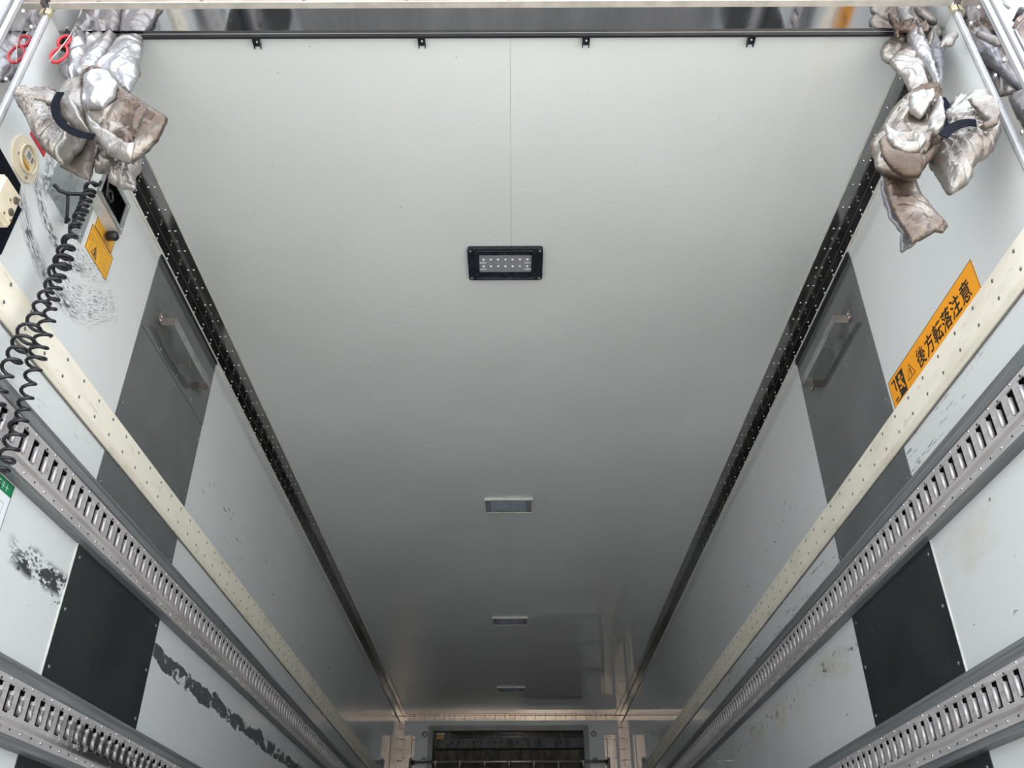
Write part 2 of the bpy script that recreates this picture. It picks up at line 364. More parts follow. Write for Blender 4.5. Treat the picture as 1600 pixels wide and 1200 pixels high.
for side, nm in ((-1, 'trim_2'), (1, 'trim_3')):
    X = XL if side < 0 else XR; o = side
    m = MB(); m.box(X, X+o*.026, 1.196, 1.268, 0, 2.36); jamb = m.build(nm, M['mirror'], kind='structure')
    # white lining strip that closes the wall edge
    m = MB(); pr = [(X+o*.02, 1.2685), (X-o*.004, 1.2685), (X-o*.006, 1.270), (X-o*.006, 1.278), (X-o*.0015, 1.287), (X, 1.288), (X+o*.02, 1.288)]
    m.extr(pr, 'z', 0, 2.186); m.build('lining_strip', M['jamb_white'], jamb)
    m = MB(); m.extr([(X-o*.002, 1.262), (X-o*.014, 1.266), (X-o*.013, 1.276), (X, 1.282)], 'z', 2.166, 2.1855); m.build('corner_cap', M['jamb_cream'], jamb)
    m = MB()
    for z in (2.09, 1.903, 1.72, 1.53, 1.34, 1.15, .96, .77, .58):
        for y in (1.205, 1.245): m.disc((X, y+.004, z), (-o, 0, 0), .0055, .0035, 12, dome=.7)
    for o_ in [m.build('rivets', M['rivet'], jamb, True, 'stuff')]: pass
    # ribbed aluminium edge profile on the rear face
    m = MB()
    prof = [(X, 1.197), (X, 1.186), (X+o*.007, 1.181), (X+o*.009, 1.187), (X+o*.012, 1.187), (X+o*.014, 1.178), (X+o*.022, 1.176), (X+o*.026, 1.182), (X+o*.026, 1.197)]
    m.extr(prof, 'z', 0, 2.36); m.build('edge_profile', M['alu'], jamb)

# ------------------------------------------------ corner trims between ceiling and walls
def trims(nm, side):
    X = XL if side < 0 else XR; s = -side
    m = MB()
    pr = [(X+s*.0012, ZC-.001), (X+s*.066, ZC-.001), (X+s*.066, ZC-.0025), (X+s*.004, ZC-.0030), (X+s*.0025, ZC-.0045), (X+s*.0025, ZC-.052), (X+s*.0012, ZC-.052)]
    m.extr(pr, 'y', 1.346, Y1-.001); t = m.build(nm, M['trim_steel'], kind='structure')
    m = MB(); m.box(X+s*.066, X+s*.0695, 1.346, Y1-.01, ZC-.0035, ZC-.0005); m.box(X+s*.0005, X+s*.0065, 1.346, Y1-.01, ZC-.060, ZC-.052)
    m.build('sealant_bead', M['sealant'], t)
    m = MB(); y = 1.39; k = 0
    while y < Y1-.05:
        for dx in (.030, .049): m.disc((X+s*dx, y, ZC-.0026), (0, 0, -1), .0045, .0030, 8, dome=.7)
        for dz in (.022, .040): m.disc((X+s*.0025, y-.008, ZC-dz), (s, 0, 0), .0045, .0030, 8, dome=.7)
        if k % 2: m.disc((X+s*.040, y+.045, ZC-.0045), (0, 0, -1), .003, .0015, 6)
        y += .0945; k += 1
    m.build('rivets', M['rivet'], t, True, 'stuff')
trims('trim_4', -1); trims('trim_5', 1)
# end-wall trims
def rowrivets(m, pts, ax, r=.0050, h=.002):
    for p in pts: m.disc(p, ax, r, h, 6, dome=.5)
m = MB(); m.box(XL+.003, XR-.003, Y1-.0025, Y1, ZC-.050, ZC-.002); m.box(XL+.003, XR-.003, Y1-.050, Y1-.0025, ZC-.0045, ZC-.0020)
t = m.build('trim_6', M['bounce_tint_steel'], kind='structure')
m = MB(); xs = [XL+.045+.0985*k for k in range(22)]
rowrivets(m, [(x, Y1-.0025, ZC-dz) for x in xs for dz in (.018, .038)], (0, -1, 0)); rowrivets(m, [(x, Y1-dy, ZC-.0045) for x in xs for dy in (.018, .036)], (0, 0, -1))
rowrivets(m, [(x+.05, Y1-.006, ZC-.006) for x in xs], (0, -1, -1), .006, .003)
m.build('rivets', M['rivet_dark'], t, True, 'stuff')
m = MB(); m.box(XL+.003, XR-.003, Y1-.0060, Y1-.0025, ZC-.0085, ZC-.0045); m.build('corner_bead', M['hinge'], t)
for side, nm in ((-1, 'trim_7'), (1, 'trim_8')):
    X = XL if side < 0 else XR; s = -side
    m = MB(); m.box(X+s*.003, X+s*.052, Y1-.0025, Y1, 0, ZC-.051); m.box(X, X+s*.003, Y1-.052, Y1, 0, ZC-.053)
    t = m.build(nm, M['dull_steel'], kind='structure')
    m = MB()
    zs = [2.08-.0975*k for k in range(20)]
    rowrivets(m, [(X+s*d, Y1-.0025, z) for z in zs for d in (.012, .025, .038)], (0, -1, 0)); rowrivets(m, [(X+s*.003, Y1-d, z) for z in zs for d in (.018, .036)], (s, 0, 0))
    m.build('rivets', M['rivet_dark'], t, True, 'stuff')

# ------------------------------------------------ dark protective sheets on the side walls
PY0, PY1 = 2.092, 2.700
def sheet(side, z0, z1, mat, bolts, t=.0022, parent=None):
    m = MB(); x0, x1 = wx(side, 0), wx(side, t)
    m.box(x0, x1, PY0, PY1, z0, z1)
    o = m.build('protective_sheet', mat, parent); s = -side
    m = MB()
    for (y, z) in bolts: m.disc((x1, y, z), (s, 0, 0), .0048, .003, 10, dome=.6)
    m.build('rivets', M['screw'], o, True, 'stuff')
    return o
for side, wall in ((-1, wall_left), (1, wall_right)):
    b = [(PY0+.02, z) for z in (1.35, 1.60, 1.80, 1.98)] + [(PY1-.02, z) for z in (1.35, 1.60, 1.80, 1.98)]
    if side < 0:
        sheet(side, 1.325, 1.862, M['panel_steel_sheen'], b[:3]+b[4:7]+[(2.40, 1.845)], .0022, wall)
        sheet(side, 1.864, 2.128, M['panel_steel_sheen'], [(PY0+.02, 1.885), (PY1-.02, 1.885), (2.40, 1.88), (2.25, 1.88), (2.55, 1.88)], .0034, wall)
    else:
        sheet(side, 1.325, 2.118, M['panel_steel_sheen'], b+[(2.3, 1.84), (2.64, 1.86)], .0026, wall)
    m = MB(); m.box(wx(side, 0), wx(side, .006), PY0+.004, PY1+.004, 2.118 if side > 0 else 2.128, 2.142); m.build('gap_strip', M['black'], wall)  # black strip along the dark gap between sheet and trim
    bb = [(y, z) for y in (PY0+.022, PY1-.022) for z in (.86, 1.00, 1.135)]
    sheet(side, .82, 1.168, M['dark_panel'], bb, .0028, wall)
    sheet(side, .10, .664, M['dark_panel'], [(y, z) for y in (PY0+.022, PY1-.022) for z in (.2, .4, .63)], .0028, wall)
    m = MB(); m.box(wx(side, 0), wx(side, .0028), PY0-.004, PY0-.0005, .82, 1.168); m.build('sheet_edge', M['edge'], wall)

# ------------------------------------------------ wall rails
YE = Y1-.055
def cream_rail(side, label):
    r = thing('rub_rail', label, 'rail', (wx(side, 0), 1.32, 1.44), 'cream rub rails on the side walls')
    X = lambda p: wx(side, p)
    m = MB(); m.extr([(X(0), 1.531), (X(.016), 1.531), (X(.018), 1.528), (X(.018), 1.455), (X(.015), 1.449), (X(.006), 1.440), (X(0), 1.438)], 'y', 1.305, YE)
    m.build('rail_body', M['cream'], r)
    m = MB(); y = 1.383
    while y < YE-.03:
        for z in (1.512, 1.464): m.disc((X(.018), y, z), (-side, 0, 0), .0048, .0016, 8, dome=.6)
        y += .0965
    m.build('screws', M['screw'], r, True, 'stuff')
    m = MB(); m.box(X(0), X(.004), 1.305, YE, 1.4345, 1.4379); m.build('sealant_line', M['screw'], r)
    return r
cream_rail(-1, 'cream plastic rub rail with screws along the left wall'); cream_rail(1, 'cream plastic rub rail with screws along the right wall')

def lashing_rail(side, z0, zb0, zb1, label, grimy=False):
    """slotted steel track from z0 up on a grey batten zb0..zb1"""
    X = lambda p: wx(side, p); s = -side
    r = thing('lashing_rail', label, 'rail', (X(0), 1.32, zb0), 'slotted lashing rails on the side walls')
    m = MB(); m.extr([(X(0), zb0), (X(.022), zb0+.002), (X(.024), zb0+.004), (X(.024), zb0+.022), (X(.021), zb0+.024), (X(.021), zb1-.036), (X(.024), zb1-.034), (X(.024), zb1-.018), (X(.0225), zb1-.016), (X(.0225), zb1-.013), (X(.024), zb1-.011), (X(.024), zb1-.002), (X(.021), zb1), (X(0), zb1)], 'y', 1.306, YE)
    m.build('batten', M['batten'], r)
    H = .108; F0, F1 = .026, .031; PITCH = .0492; sz0, sz1 = z0+.036, z0+.092; D = .019
    a, b = .010, .038            # slot within one pitch
    face = MB(); tabs = MB(); back = MB()
    n = int((YE-1.32)/PITCH)
    for k in range(n):
        y = 1.32+k*PITCH; ya, yb, ye = y+a, y+b, y+PITCH
        def q(y0, z_0, p0, y1, z_1, p1): face.add([(X(p0), y0, z_0), (X(p0), y1, z_0), (X(p1), y1, z_1), (X(p1), y0, z_1)], [(0, 1, 2, 3)])
        q(y, z0, F0, ye, z0+.018, F0); q(y, z0+.018, F0, ye, z0+.0205, F0-.003); q(y, z0+.0205, F0-.003, ye, z0+.0265, F1); q(y, z0+.0265, F1, ye, sz0, F1)
        q(y, sz0, F1, ya, sz1, F1); q(yb, sz0, F1, ye, sz1, F1)
        q(y, sz1, F1, ye, z0+H-.010, F1); q(y, z0+H-.010, F1, ye, z0+H-.006, F0); q(y, z0+H-.006, F0, ye, z0+H, F0)
        # slot walls
        for (y0_, za, y1_, zb) in ((ya, sz0, ya, sz1), (yb, sz1, yb, sz0), (yb, sz0, ya, sz0), (ya, sz1, yb, sz1)):
            face.add([(X(F1), y0_, za), (X(F1), y1_, zb), (X(F1-.004), y1_, zb), (X(F1-.004), y0_, za)], [(0, 1, 2, 3)])
        # rolled lip on the far side of the slot
        h = sz1-.010; l = sz0+.005
        prof = [(yb+.0005, F1+.0006), (yb-.0025, F1-.0003), (yb-.0055, F1-.002), (yb-.0070, F1-.0085), (yb+.0005, F1-.0085)]
        vs = [(X(p), yy, l) for yy, p in prof]+[(X(p), yy, h) for yy, p in prof]; N_ = len(prof)
        if k == 0:
            tabs.add(vs, [(i, (i+1) % N_, N_+(i+1) % N_, N_+i) for i in range(N_)]+[tuple(range(N_)), tuple(range(N_, 2*N_))])
            lip0 = tabs.build('slot_lip', M['tab_grimy'] if grimy else M['steel'], r, True)
        else:
            lip = link('slot_lip', lip0.data, r); lip.location = (0, k*PITCH, 0)
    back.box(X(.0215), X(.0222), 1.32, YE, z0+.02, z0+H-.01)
    # closing edges of the hat profile
    for (za, zb) in ((z0-.001, z0), (z0+H, z0+H+.001)): face.box(X(.0212), X(F0), 1.32, 1.32+n*PITCH, za, zb)
    face.box(X(.0212), X(F1), 1.3185, 1.32, z0, z0+H)
    face.build('slotted_track', M['steel_grimy'] if grimy else M['steel'], r); pass
    back.build('track_back', M['shade_black'], r)  # black plate paints the shade inside the slots
    m = MB(); y = 1.34
    while y < YE-.02:
        for z in (z0+.009, z0+H-.003): m.disc((X(F0), y, z), (s, 0, 0), .0036, .003, 8, dome=.7)
        y += PITCH*2
    m.build('rivets', M['rivet'], r, True, 'stuff')
    m = MB(); y = 1.34+PITCH
    while y < YE-.02:
        for z in (z0+.010, z0+H-.013): m.disc((X(F0 if z < z0+.03 else F1), y, z), (s, 0, 0), .0026, .0012, 6)
        y += PITCH*2
    m.build('small_holes', M['rivet_dark'], r, False, 'stuff')
lashing_rail(-1, 1.174, 1.163, 1.325, 'upper slotted steel lashing rail along the left wall')
lashing_rail(1, 1.174, 1.163, 1.325, 'upper slotted steel lashing rail along the right wall')
lashing_rail(-1, .681, .660, .825, 'lower slotted lashing rail on the left wall, blackened with grime', True)
lashing_rail(1, .681, .660, .825, 'lower slotted steel lashing rail along the right wall')

# ------------------------------------------------ ceiling lamps
def rrect(w, h, r, seg=5):
    out = []
    for cx, cy, a0 in ((w/2-r, h/2-r, 0), (-w/2+r, h/2-r, PI/2), (-w/2+r, -h/2+r, PI), (w/2-r, -h/2+r, 1.5*PI)):
        for i in range(seg+1):
            a = a0+PI/2*i/seg; out.append((cx+r*math.cos(a), cy+r*math.sin(a)))
    return out
LX, LW, LH = .0125, .246, .156
def ring(m, outer, inner, z0, z1, c):
    n = len(outer); V = lambda L, z: [(c[0]+p[0], c[1]+p[1], z) for p in L]
    vs = V(outer, z1)+V(outer, z0)+V(inner, z0)+V(inner, z1); fs = []
    for i in range(n):
        j = (i+1) % n
        for k in range(3): fs.append((k*n+i, k*n+j, (k+1)*n+j, (k+1)*n+i))
    m.add(vs, fs)
def lamp(y, label, black):
    t = thing('ceiling_lamp', label, 'ceiling lamp', (LX, y, ZC), 'ceiling lamps in a row down the middle')
    c = (LX, y); m = MB(); z0 = ZC-.014
    if black:
        ring(m, rrect(LW, LH, .010), rrect(LW-.028, LH-.028, .006), z0, ZC, c)
        ring(m, rrect(LW-.028, LH-.028, .006), rrect(.172, .088, .003), z0+.004, ZC-.001, c)
        m.build('bezel', M['bezel'], t)
        m = MB(); m.box(LX-.086, LX+.086, y-.044, y+.044, ZC-.006, ZC-.004); m.build('lens', M['lens'], t)
        leds = [(dx, dy) for dy in (-.018, .016) for dx in [-.072+.024*k for k in range(7)]]
        m0 = MB(); m0.disc((0, 0, 0), (0, 0, -1), .0042, .0025, 10, dome=.8); me = None
        for dx, dy in leds:
            if me is None: o = m0.build('led', M['led'], t, True); me = o.data
            else: o = link('led', me, t)
            o.matrix_parent_inverse = Matrix.Identity(4); o.location = (dx, dy, -.0062)
        for dy in (-.002, .031):
            for sx in (-1, 1):
                m = MB(); m.box(LX+sx*.074-.011, LX+sx*.074+.011, y+dy-.0012, y+dy+.0012, ZC-.0072, ZC-.006); m.build('led_bar', M['led'], t)
        m = MB(); m.box(LX-.095, LX+.095, y+LH/2-.010, y+LH/2-.0085, z0-.0008, z0); m.box(LX-.092, LX+.092, y-LH/2+.0085, y-LH/2+.010, z0-.0008, z0)
        m.build('bezel_rib', M['screw'], t)
        m = MB()
        for sx in (-1, 1):
            for sy in (-1, 1):
                q = MB(); q.disc((LX+sx*.113, y+sy*.068, z0), (0, 0, -1), .0050, .002, 10, dome=.5); q.build('screw', M['screw'], t, True)
        for dx in (-.095, 0, .095):
            for sy in (-1, 1): m.disc((LX+dx, y+sy*.052, z0+.004), (0, 0, -1), .0018, .001, 6)
        m.build('small_screws', M['screw'], t, True, 'stuff')
    else:
        ring(m, rrect(LW, LH, .006), rrect(LW-.010, LH-.010, .004), z0, ZC, c); m.build('bezel', M['sealant'], t)
        m = MB(); ring(m, rrect(LW-.010, LH-.010, .004), rrect(.186, .118, .004), z0+.003, ZC-.001, c)
        m.build('inner_frame', M['bezel_grey'], t)
        m = MB(); L = rrect(.186, .118, .004); n_ = len(L)
        prof = [(1, .0085), (.9, .011), (.6, .0125), (.0, .013)]; vs = []; fs = []
        for (k, d) in prof[:3]: vs += [(LX+p[0]*k, y+p[1]*k, ZC-d) for p in L]
        for r_ in range(2):
            for i in range(n_): j = (i+1) % n_; fs.append((r_*n_+i, r_*n_+j, (r_+1)*n_+j, (r_+1)*n_+i))
        fs.append(tuple(2*n_+i for i in range(n_))); m.add(vs, fs); m.build('lens', M['lens_plain'], t, True)
        m = MB()
        for sx in (-1, 1):
            for sy in (-1, 1): m.disc((LX+sx*.106, y+sy*.066, z0+.003), (0, 0, -1), .004, .002, 8, dome=.5)
        m.build('small_screws', M['screw'], t, True, 'stuff')
lamp(2.207, 'black-framed rectangular LED lamp nearest the rear header', True)
lamp(4.09, 'pale-rimmed grey rectangular lamp in mid ceiling, second after the black-framed one', False)
lamp(5.975, 'pale-rimmed rectangular lamp far down the ceiling, third after the black-framed one', False)
lamp(7.885, 'small dark-looking rectangular lamp closest to the front wall', False)

# ------------------------------------------------ curtain rail under the header
cr = thing('curtain_rail', 'thin dark steel curtain rail under the polished rear header', 'curtain rail', (0, 1.352, 2.198))
m = MB(); m.box(XL+.09, XR-.07, 1.346, 1.352, 2.187, 2.1985); m.build('rail', M['black'], cr)
m = MB(); m.box(XL+.09, XR-.07, 1.3525, 1.3555, 2.1925, 2.1985); m.build('rail_edge', M['trim_steel'], cr)
for x in (-.601, -.189, .221, .633):
    m = MB(); m.box(x-.009, x+.009, 1.356, 1.378, 2.194, 2.1995)
    m.box(x-.009, x-.0065, 1.356, 1.382, 2.188, 2.194); m.box(x+.0065, x+.009, 1.356, 1.382, 2.188, 2.194)
    b_ = m.build('rail_bracket', M['black'], cr)
    m = MB(); m.disc((x+.001, 1.365, 2.194), (0, 0, -1), .0042, .003, 10, dome=.6); m.build('bolt', M['rivet'], b_, True)

# ------------------------------------------------ strap handles
def handle(side, label, bow):
    X = lambda p: wx(side, p); s = -side; ya, yb = 2.212, 2.590; za, zb = 1.947, 1.977
    t = thing('grab_handle', label, 'handle', (X(0), ya, za), 'strap handles on the dark side sheets')
    D = .046; m = MB(); K = 24 if bow else 2
    for side_i in (0, 1): pass
    pts = [(ya+(yb-ya)*i/(K-1), D + (bow*math.sin(PI*i/(K-1)) if K > 2 else 0)) for i in range(K)]
    def zz(i): return (zb-za)*0 
    vs = []
    for (y, p) in pts:
        sag = (-.010*math.sin(PI*(y-ya)/(yb-ya))) if bow else 0
        vs += [(X(p), y, za+sag), (X(p), y, zb+sag), (X(p-.0022), y, zb+sag), (X(p-.0022), y, za+sag)]
    fs = []
    for i in range(K-1):
        for k in range(4): fs.append((4*i+k, 4*i+(k+1) % 4, 4*i+4+(k+1) % 4, 4*i+4+k))
    fs += [(0, 1, 2, 3), (4*K-4, 4*K-3, 4*K-2, 4*K-1)]
    m.add(vs, fs); m.build('strap', M['plate_grey'], t, False)
    for (y, d) in ((ya, -1), (yb, 1)):
        m = MB(); m.box(X(.004), X(D), y-.0011, y+.0011, za, zb); br = m.build('end_bracket', M['bracket'], t)
        m = MB(); m.box(X(.0035), X(.0060), y, y+d*.030, za, zb)
        m.build('foot_flange', M['bracket'], br)
        for z in (za+.008, zb-.008):
            m = MB(); m.disc((X(.006), y+d*.016, z), (s, 0, 0), .0045, .0035, 10, dome=.6); m.build('bolt', M['rivet'], br, True)
n = N('handle_steel'); f = n.noise(20, (1, .3, 1), det=5, rough=.7)
M['plate_grey'] = n.fin(n.mix(n.ramp(f, .4, .72), (.42, .43, .43), (.20, .19, .18)), .25, .6)
M['bracket'] = plain('bracket_steel', (.30, .26, .245), .35, .6)
handle(-1, 'bowed steel strap handle over a black blotch on the left dark sheet', .004)
handle(1, 'straight steel strap handle on the right dark sheet', 0)

# ------------------------------------------------ front wall: evaporator, hat rails, washers, guard bars
ev = thing('evaporator_unit', 'grimy recessed evaporator with grille and fins in the front wall', 'cooling unit', (-.016, Y1, EZ0))
fw, fp = .046, .020
def frame_piece(poly):
    m = MB(); m.add([(x, Y1-fp if k == 0 else Y1, z) for k in (0, 1) for (x, z) in poly], [(0, 1, 2, 3), (7, 6, 5, 4), (0, 4, 5, 1), (1, 5, 6, 2), (2, 6, 7, 3), (3, 7, 4, 0)])
    m.build('frame', M['evap_frame'], ev)
g = .0008
frame_piece([(EX0-fw, EZ1+fw), (EX1+fw, EZ1+fw), (EX1, EZ1), (EX0, EZ1)]); frame_piece([(EX0-fw, EZ0-fw), (EX0, EZ0), (EX1, EZ0), (EX1+fw, EZ0-fw)])
frame_piece([(EX0-fw-g, EZ0-fw), (EX0-fw-g, EZ1+fw), (EX0-g, EZ1), (EX0-g, EZ0)]); frame_piece([(EX1+g, EZ0), (EX1+g, EZ1), (EX1+fw+g, EZ1+fw), (EX1+fw+g, EZ0-fw)])
for sx in (-1, 1):
    m = MB(); xx = EX0-fw if sx < 0 else EX1+fw; xi = EX0 if sx < 0 else EX1
    m.tube([(xx+.002*sx*-1, Y1-fp-.0005, EZ1+fw-.002), (xi, Y1-fp-.0005, EZ1)], .0022, 6); m.build('mitre_joint', M['screw'], ev)
m = MB()
m.box(EX0, EX1, Y1+.13, Y1+.14, EZ0, EZ1); m.box(EX0, EX0+.004, Y1, Y1+.13, EZ0, EZ1); m.box(EX1-.004, EX1, Y1, Y1+.13, EZ0, EZ1); m.box(EX0+.004, EX1-.004, Y1, Y1+.13, EZ1-.004, EZ1); m.box(EX0+.004, EX1-.004, Y1, Y1+.13, EZ0, EZ0+.004)
m.build('housing', M['evap_dark'], ev)
m = MB(); m.box(EX0+.004, EX1-.004, Y1+.045, Y1+.13, 1.905, 2.003); m.build('upper_cowl', M['evap_dark'], ev)
m = MB(); m.box(EX0+.004, -.575, Y1+.040, Y1+.13, 1.903, 2.050); m.build('side_plate', M['evap_dark'], ev)
m = MB(); m.box(EX0+.004, EX1-.004, Y1+.030, Y1+.044, 1.893, 1.905); m.build('cowl_lip', M['void'], ev)
for k in range(5):
    m = MB(); z = 2.046-.0115*k; m.tube([(-.568, Y1+.03, z), (EX1-.02, Y1+.03, z)], .0021, 6); m.build('grille_wire', M['chrome'], ev, True)
for k in range(7):
    x = -.565+.212*k; 
    if x > EX1-.03: continue
    m = MB(); m.tube([(x, Y1+.026, 2.050), (x, Y1+.026, 1.995)], .0028, 6); w_ = m.build('grille_stay', M['chrome'], ev, True)
    m = MB(); m.disc((x, Y1+.044, 1.958), (0, -1, 0), .010, .008, 10); m.build('bolt', M['void'], w_)
for k in range(13):
    x = -.50+.098*k
    if x < EX1-.03:
        m = MB(); m.box(x-.0015, x+.0015, Y1+.0425, Y1+.045, 1.91, 2.0); m.build('cowl_rib', M['void'], ev)
m = MB(); x = EX0+.01; k = 0
while x < EX1-.01:
    m.box(x, x+.0035, Y1+.05, Y1+.13, EZ0+.004, 1.893-.006*random.random()); x += .0095
m.build('fins', M['fins'], ev, False, 'stuff')
for (x0, x1, z0_, z1_, mat, nm) in ((-.712, -.640, 2.028, 2.046, 'paper', 'sticker'), (-.708, -.645, 1.990, 2.022, 'yellow', 'sticker')):
    m = MB(); m.box(x0, x1, Y1+.0385, Y1+.040, z0_, z1_); st = m.build(nm, M[mat], ev)
    m = MB()
    for k in range(6): m.box(x0+.010+k*.0085, x0+.016+k*.0085, Y1+.0380, Y1+.0385, (z0_+z1_)/2-.004, (z0_+z1_)/2+.004)
    m.build('print', M['ink_soft'], st)
for (x, z) in ((-.61, 2.03), (-.612, 1.99), (-.612, 1.93)):
    m = MB(); m.disc((x, Y1+.040, z), (0, -1, 0), .006, .004, 10); m.build('bolt', M['void'], ev)

for i, (x, lab) in enumerate(((-.976, 'steel hat-section upright on the left side of the front wall'), (.962, 'steel hat-section upright on the right side of the front wall'))):
    t = thing('hat_rail', lab, 'upright', (x, Y1, 0), 'hat-section uprights on the front wall')
    m = MB(); Y = lambda d: Y1-d
    m.extr([(x-.056, Y(0)), (x-.056, Y(.003)), (x-.033, Y(.003)), (x-.029, Y(.026)), (x+.029, Y(.026)), (x+.033, Y(.003)), (x+.056, Y(.003)), (x+.056, Y(0))], 'z', 0, 2.012)
    m.build('channel', M['dull_steel'], t)
    m = MB()
    for k in range(11):
        for sx in (-1, 1): m.disc((x+sx*.045, Y1-.003, 1.975-.165*k), (0, -1, 0), .006, .003, 8, dome=.5)
    m.build('screws', M['rivet_dark'], t, True, 'stuff')
for (x, z, lab) in ((-.825, 2.026, 'round washer bolt left of the evaporator frame, upper one'), (.808, 2.024, 'round washer bolt right of the evaporator frame, upper one'), (-.825, 1.790, 'round washer bolt left of the evaporator, just above the guard bar'), (.810, 1.787, 'round washer bolt right of the evaporator, just above the guard bar')):
    t = thing('washer_bolt', lab, 'bolt', (x, Y1, z), 'washer bolts beside the evaporator')
    m = MB(); m.disc((x, Y1, z), (0, -1, 0), .029, .005, 20, r2=.013); m.build('washer', M['evap_frame'], t)
    m = MB(); m.disc((x, Y1, z), (0, -1, 0), .0125, .010, 12, dome=.5); m.build('bolt_head', M['rivet'], t, True)
gr = thing('guard_rack', 'chrome tube guard rack standing in front of the evaporator', 'rack', (-.016, 8.87, .9))
GY = 8.872; barz = (1.768, 1.50, 1.23, .96)
for z in barz:
    m = MB(); m.tube([(-.930, GY, z), (.920, GY, z)], .0115, 12); m.build('crossbar', M['chrome'], gr, True)
    for x in (-.938, .928):
        m = MB(); m.disc((x, GY, z), (1 if x < 0 else -1, 0, 0), .017, .030, 12); m.build('end_socket', M['black'], gr, True)
for k in range(7):
    x = -.709+.2333*k
    m = MB(); m.tube([(x, GY-.004, 1.768), (x, GY-.004, .96)], .0095, 10); u = m.build('upright_tube', M['chrome'], gr, True)
    for z in barz:
        m = MB(); m.tube([(x-.022, GY-.001, z), (x+.022, GY-.001, z)], .0145, 10); m.tube([(x, GY-.002, z-.006), (x, GY-.002, z-.034)], .0125, 10); m.build('clamp', M['chrome'], u, True)
for x in (-.944, .934):
    m = MB(); m.box(x-.012, x+.012, GY-.012, Y1-.026, .92, 1.80); m.build('side_plate', M['black'], gr)
# ------------------------------------------------ left wall fittings near the opening
def wallbox(m, side, p0, p1, y0, y1, z0, z1): m.box(wx(side, p0), wx(side, p1), y0, y1, z0, z1)
# round ivory thermostat with display
t = thing('round_thermostat', 'round ivory control dial with small display on left wall', 'thermostat', (XL, 1.392, 1.808))
c = (XL, 1.392, 1.808)
m = MB(); m.disc(c, (1, 0, 0), .0535, .007, 40, dome=.35); m.build('cover_plate', M['ivory'], t, False)
m = MB(); m.disc((XL+.0055, 1.392, 1.808), (1, 0, 0), .034, .008, 32, r2=.031); m.build('inner_rim', M['ivory'], t, True)
m = MB(); m.box(XL+.006, XL+.013, 1.372, 1.408, 1.800, 1.826); b_ = m.build('display_block', M['ivory'], t)
m = MB(); m.box(XL+.013, XL+.0136, 1.378, 1.392, 1.804, 1.822); m.build('screen', M['bezel_grey'], b_)
m = MB(); m.box(XL+.013, XL+.0136, 1.396, 1.405, 1.804, 1.820); m.build('key_pad', M['hinge'], b_)
m = MB(); m.box(XL+.0066, XL+.0076, 1.372, 1.412, 1.784, 1.797); b_ = m.build('warning_label', M['yellow'], t)
m = MB()
for k in range(5): m.box(XL+.0076, XL+.0079, 1.377+k*.0065, 1.381+k*.0065, 1.787, 1.793)
m.build('print', M['ink_soft'], b_)
for (dy, dz) in ((-.030, -.014), (.026, .030), (.020, -.038)):
    m = MB(); m.disc((XL+.0055, 1.392+dy, 1.808+dz), (1, 0, 0), .0040, .003, 10, dome=.5); m.build('screw', M['screw'], t, True)
m = MB(); m.disc((XL+.006, 1.404, 1.830), (1, 0, 0), .003, .003, 8); m.build('pin', M['ivory'], t)

# black backing strip and ivory push-button box
m = MB(); m.add([(XL+p, y, z) for p in (.0005, .004) for (y, z) in ((1.305, 1.752), (1.408, 1.744), (1.423, 1.698), (1.441, 1.699), (1.436, 1.560), (1.305, 1.545))],
      [(0, 1, 2, 3, 4, 5), (11, 10, 9, 8, 7, 6)]+[(i, (i+1) % 6, 6+(i+1) % 6, 6+i) for i in range(6)])
tag(m.build('rubber_mat', M['black_cloth']), 'black rubber backing sheet behind the ivory push-button box', 'backing sheet')
t = thing('push_button_box', 'ivory push-button box with two brown round buttons at left edge', 'switch', (XL, 1.35, 1.63))
me = bpy.data.meshes.new('box'); bm = bmesh.new()
bmesh.ops.create_cube(bm, size=1); bmesh.ops.scale(bm, vec=(.036, .076, .094), verts=bm.verts); bmesh.ops.translate(bm, vec=(XL+.022, 1.347, 1.632), verts=bm.verts)
bmesh.ops.bevel(bm, geom=bm.edges[:], offset=.007, segments=3, affect='EDGES'); bm.to_mesh(me); bm.free(); me.materials.append(M['ivory']); link('box', me, t)
for z in (1.652, 1.618):
    m = MB(); m.disc((XL+.040, 1.366, z), (1, 0, 0), .0085, .004, 16, dome=.3); m.build('button', M['knob_brown'], t, True)
m = MB()
for (y, z) in ((1.380-.004, 1.664), (1.352, 1.640), (1.376, 1.603), (1.350, 1.60)): m.box(XL+.0400, XL+.0404, y-.003, y+.003, z-.003, z+.003)
m.build('print', M['ink_soft'], t)

# scuffed steel plate behind the cord
t = thing('steel_plate', 'scuffed steel plate screwed to left wall behind the coiled cord', 'plate', (XL, 1.5, 1.82))
m = MB(); m.box(XL, XL+.002, 1.498, 1.690, 1.818, 2.010); m.build('sheet', M['plate'], t)
for (y, z) in ((1.512, 1.835), (1.675, 1.838), (1.675, 1.93), (1.512, 1.99), (1.675, 1.99)):
    m = MB(); m.disc((XL+.002, y, z), (1, 0, 0), .0045, .0022, 10, dome=.6); m.build('screw', M['rivet'], t, True)
# small red tape mark
m = MB(); m.box(XL, XL+.001, 1.376, 1.447, 1.874, 1.893); tag(m.build('red_tape', M['red']), 'strip of red tape on left wall under the silver curtain', 'tape')

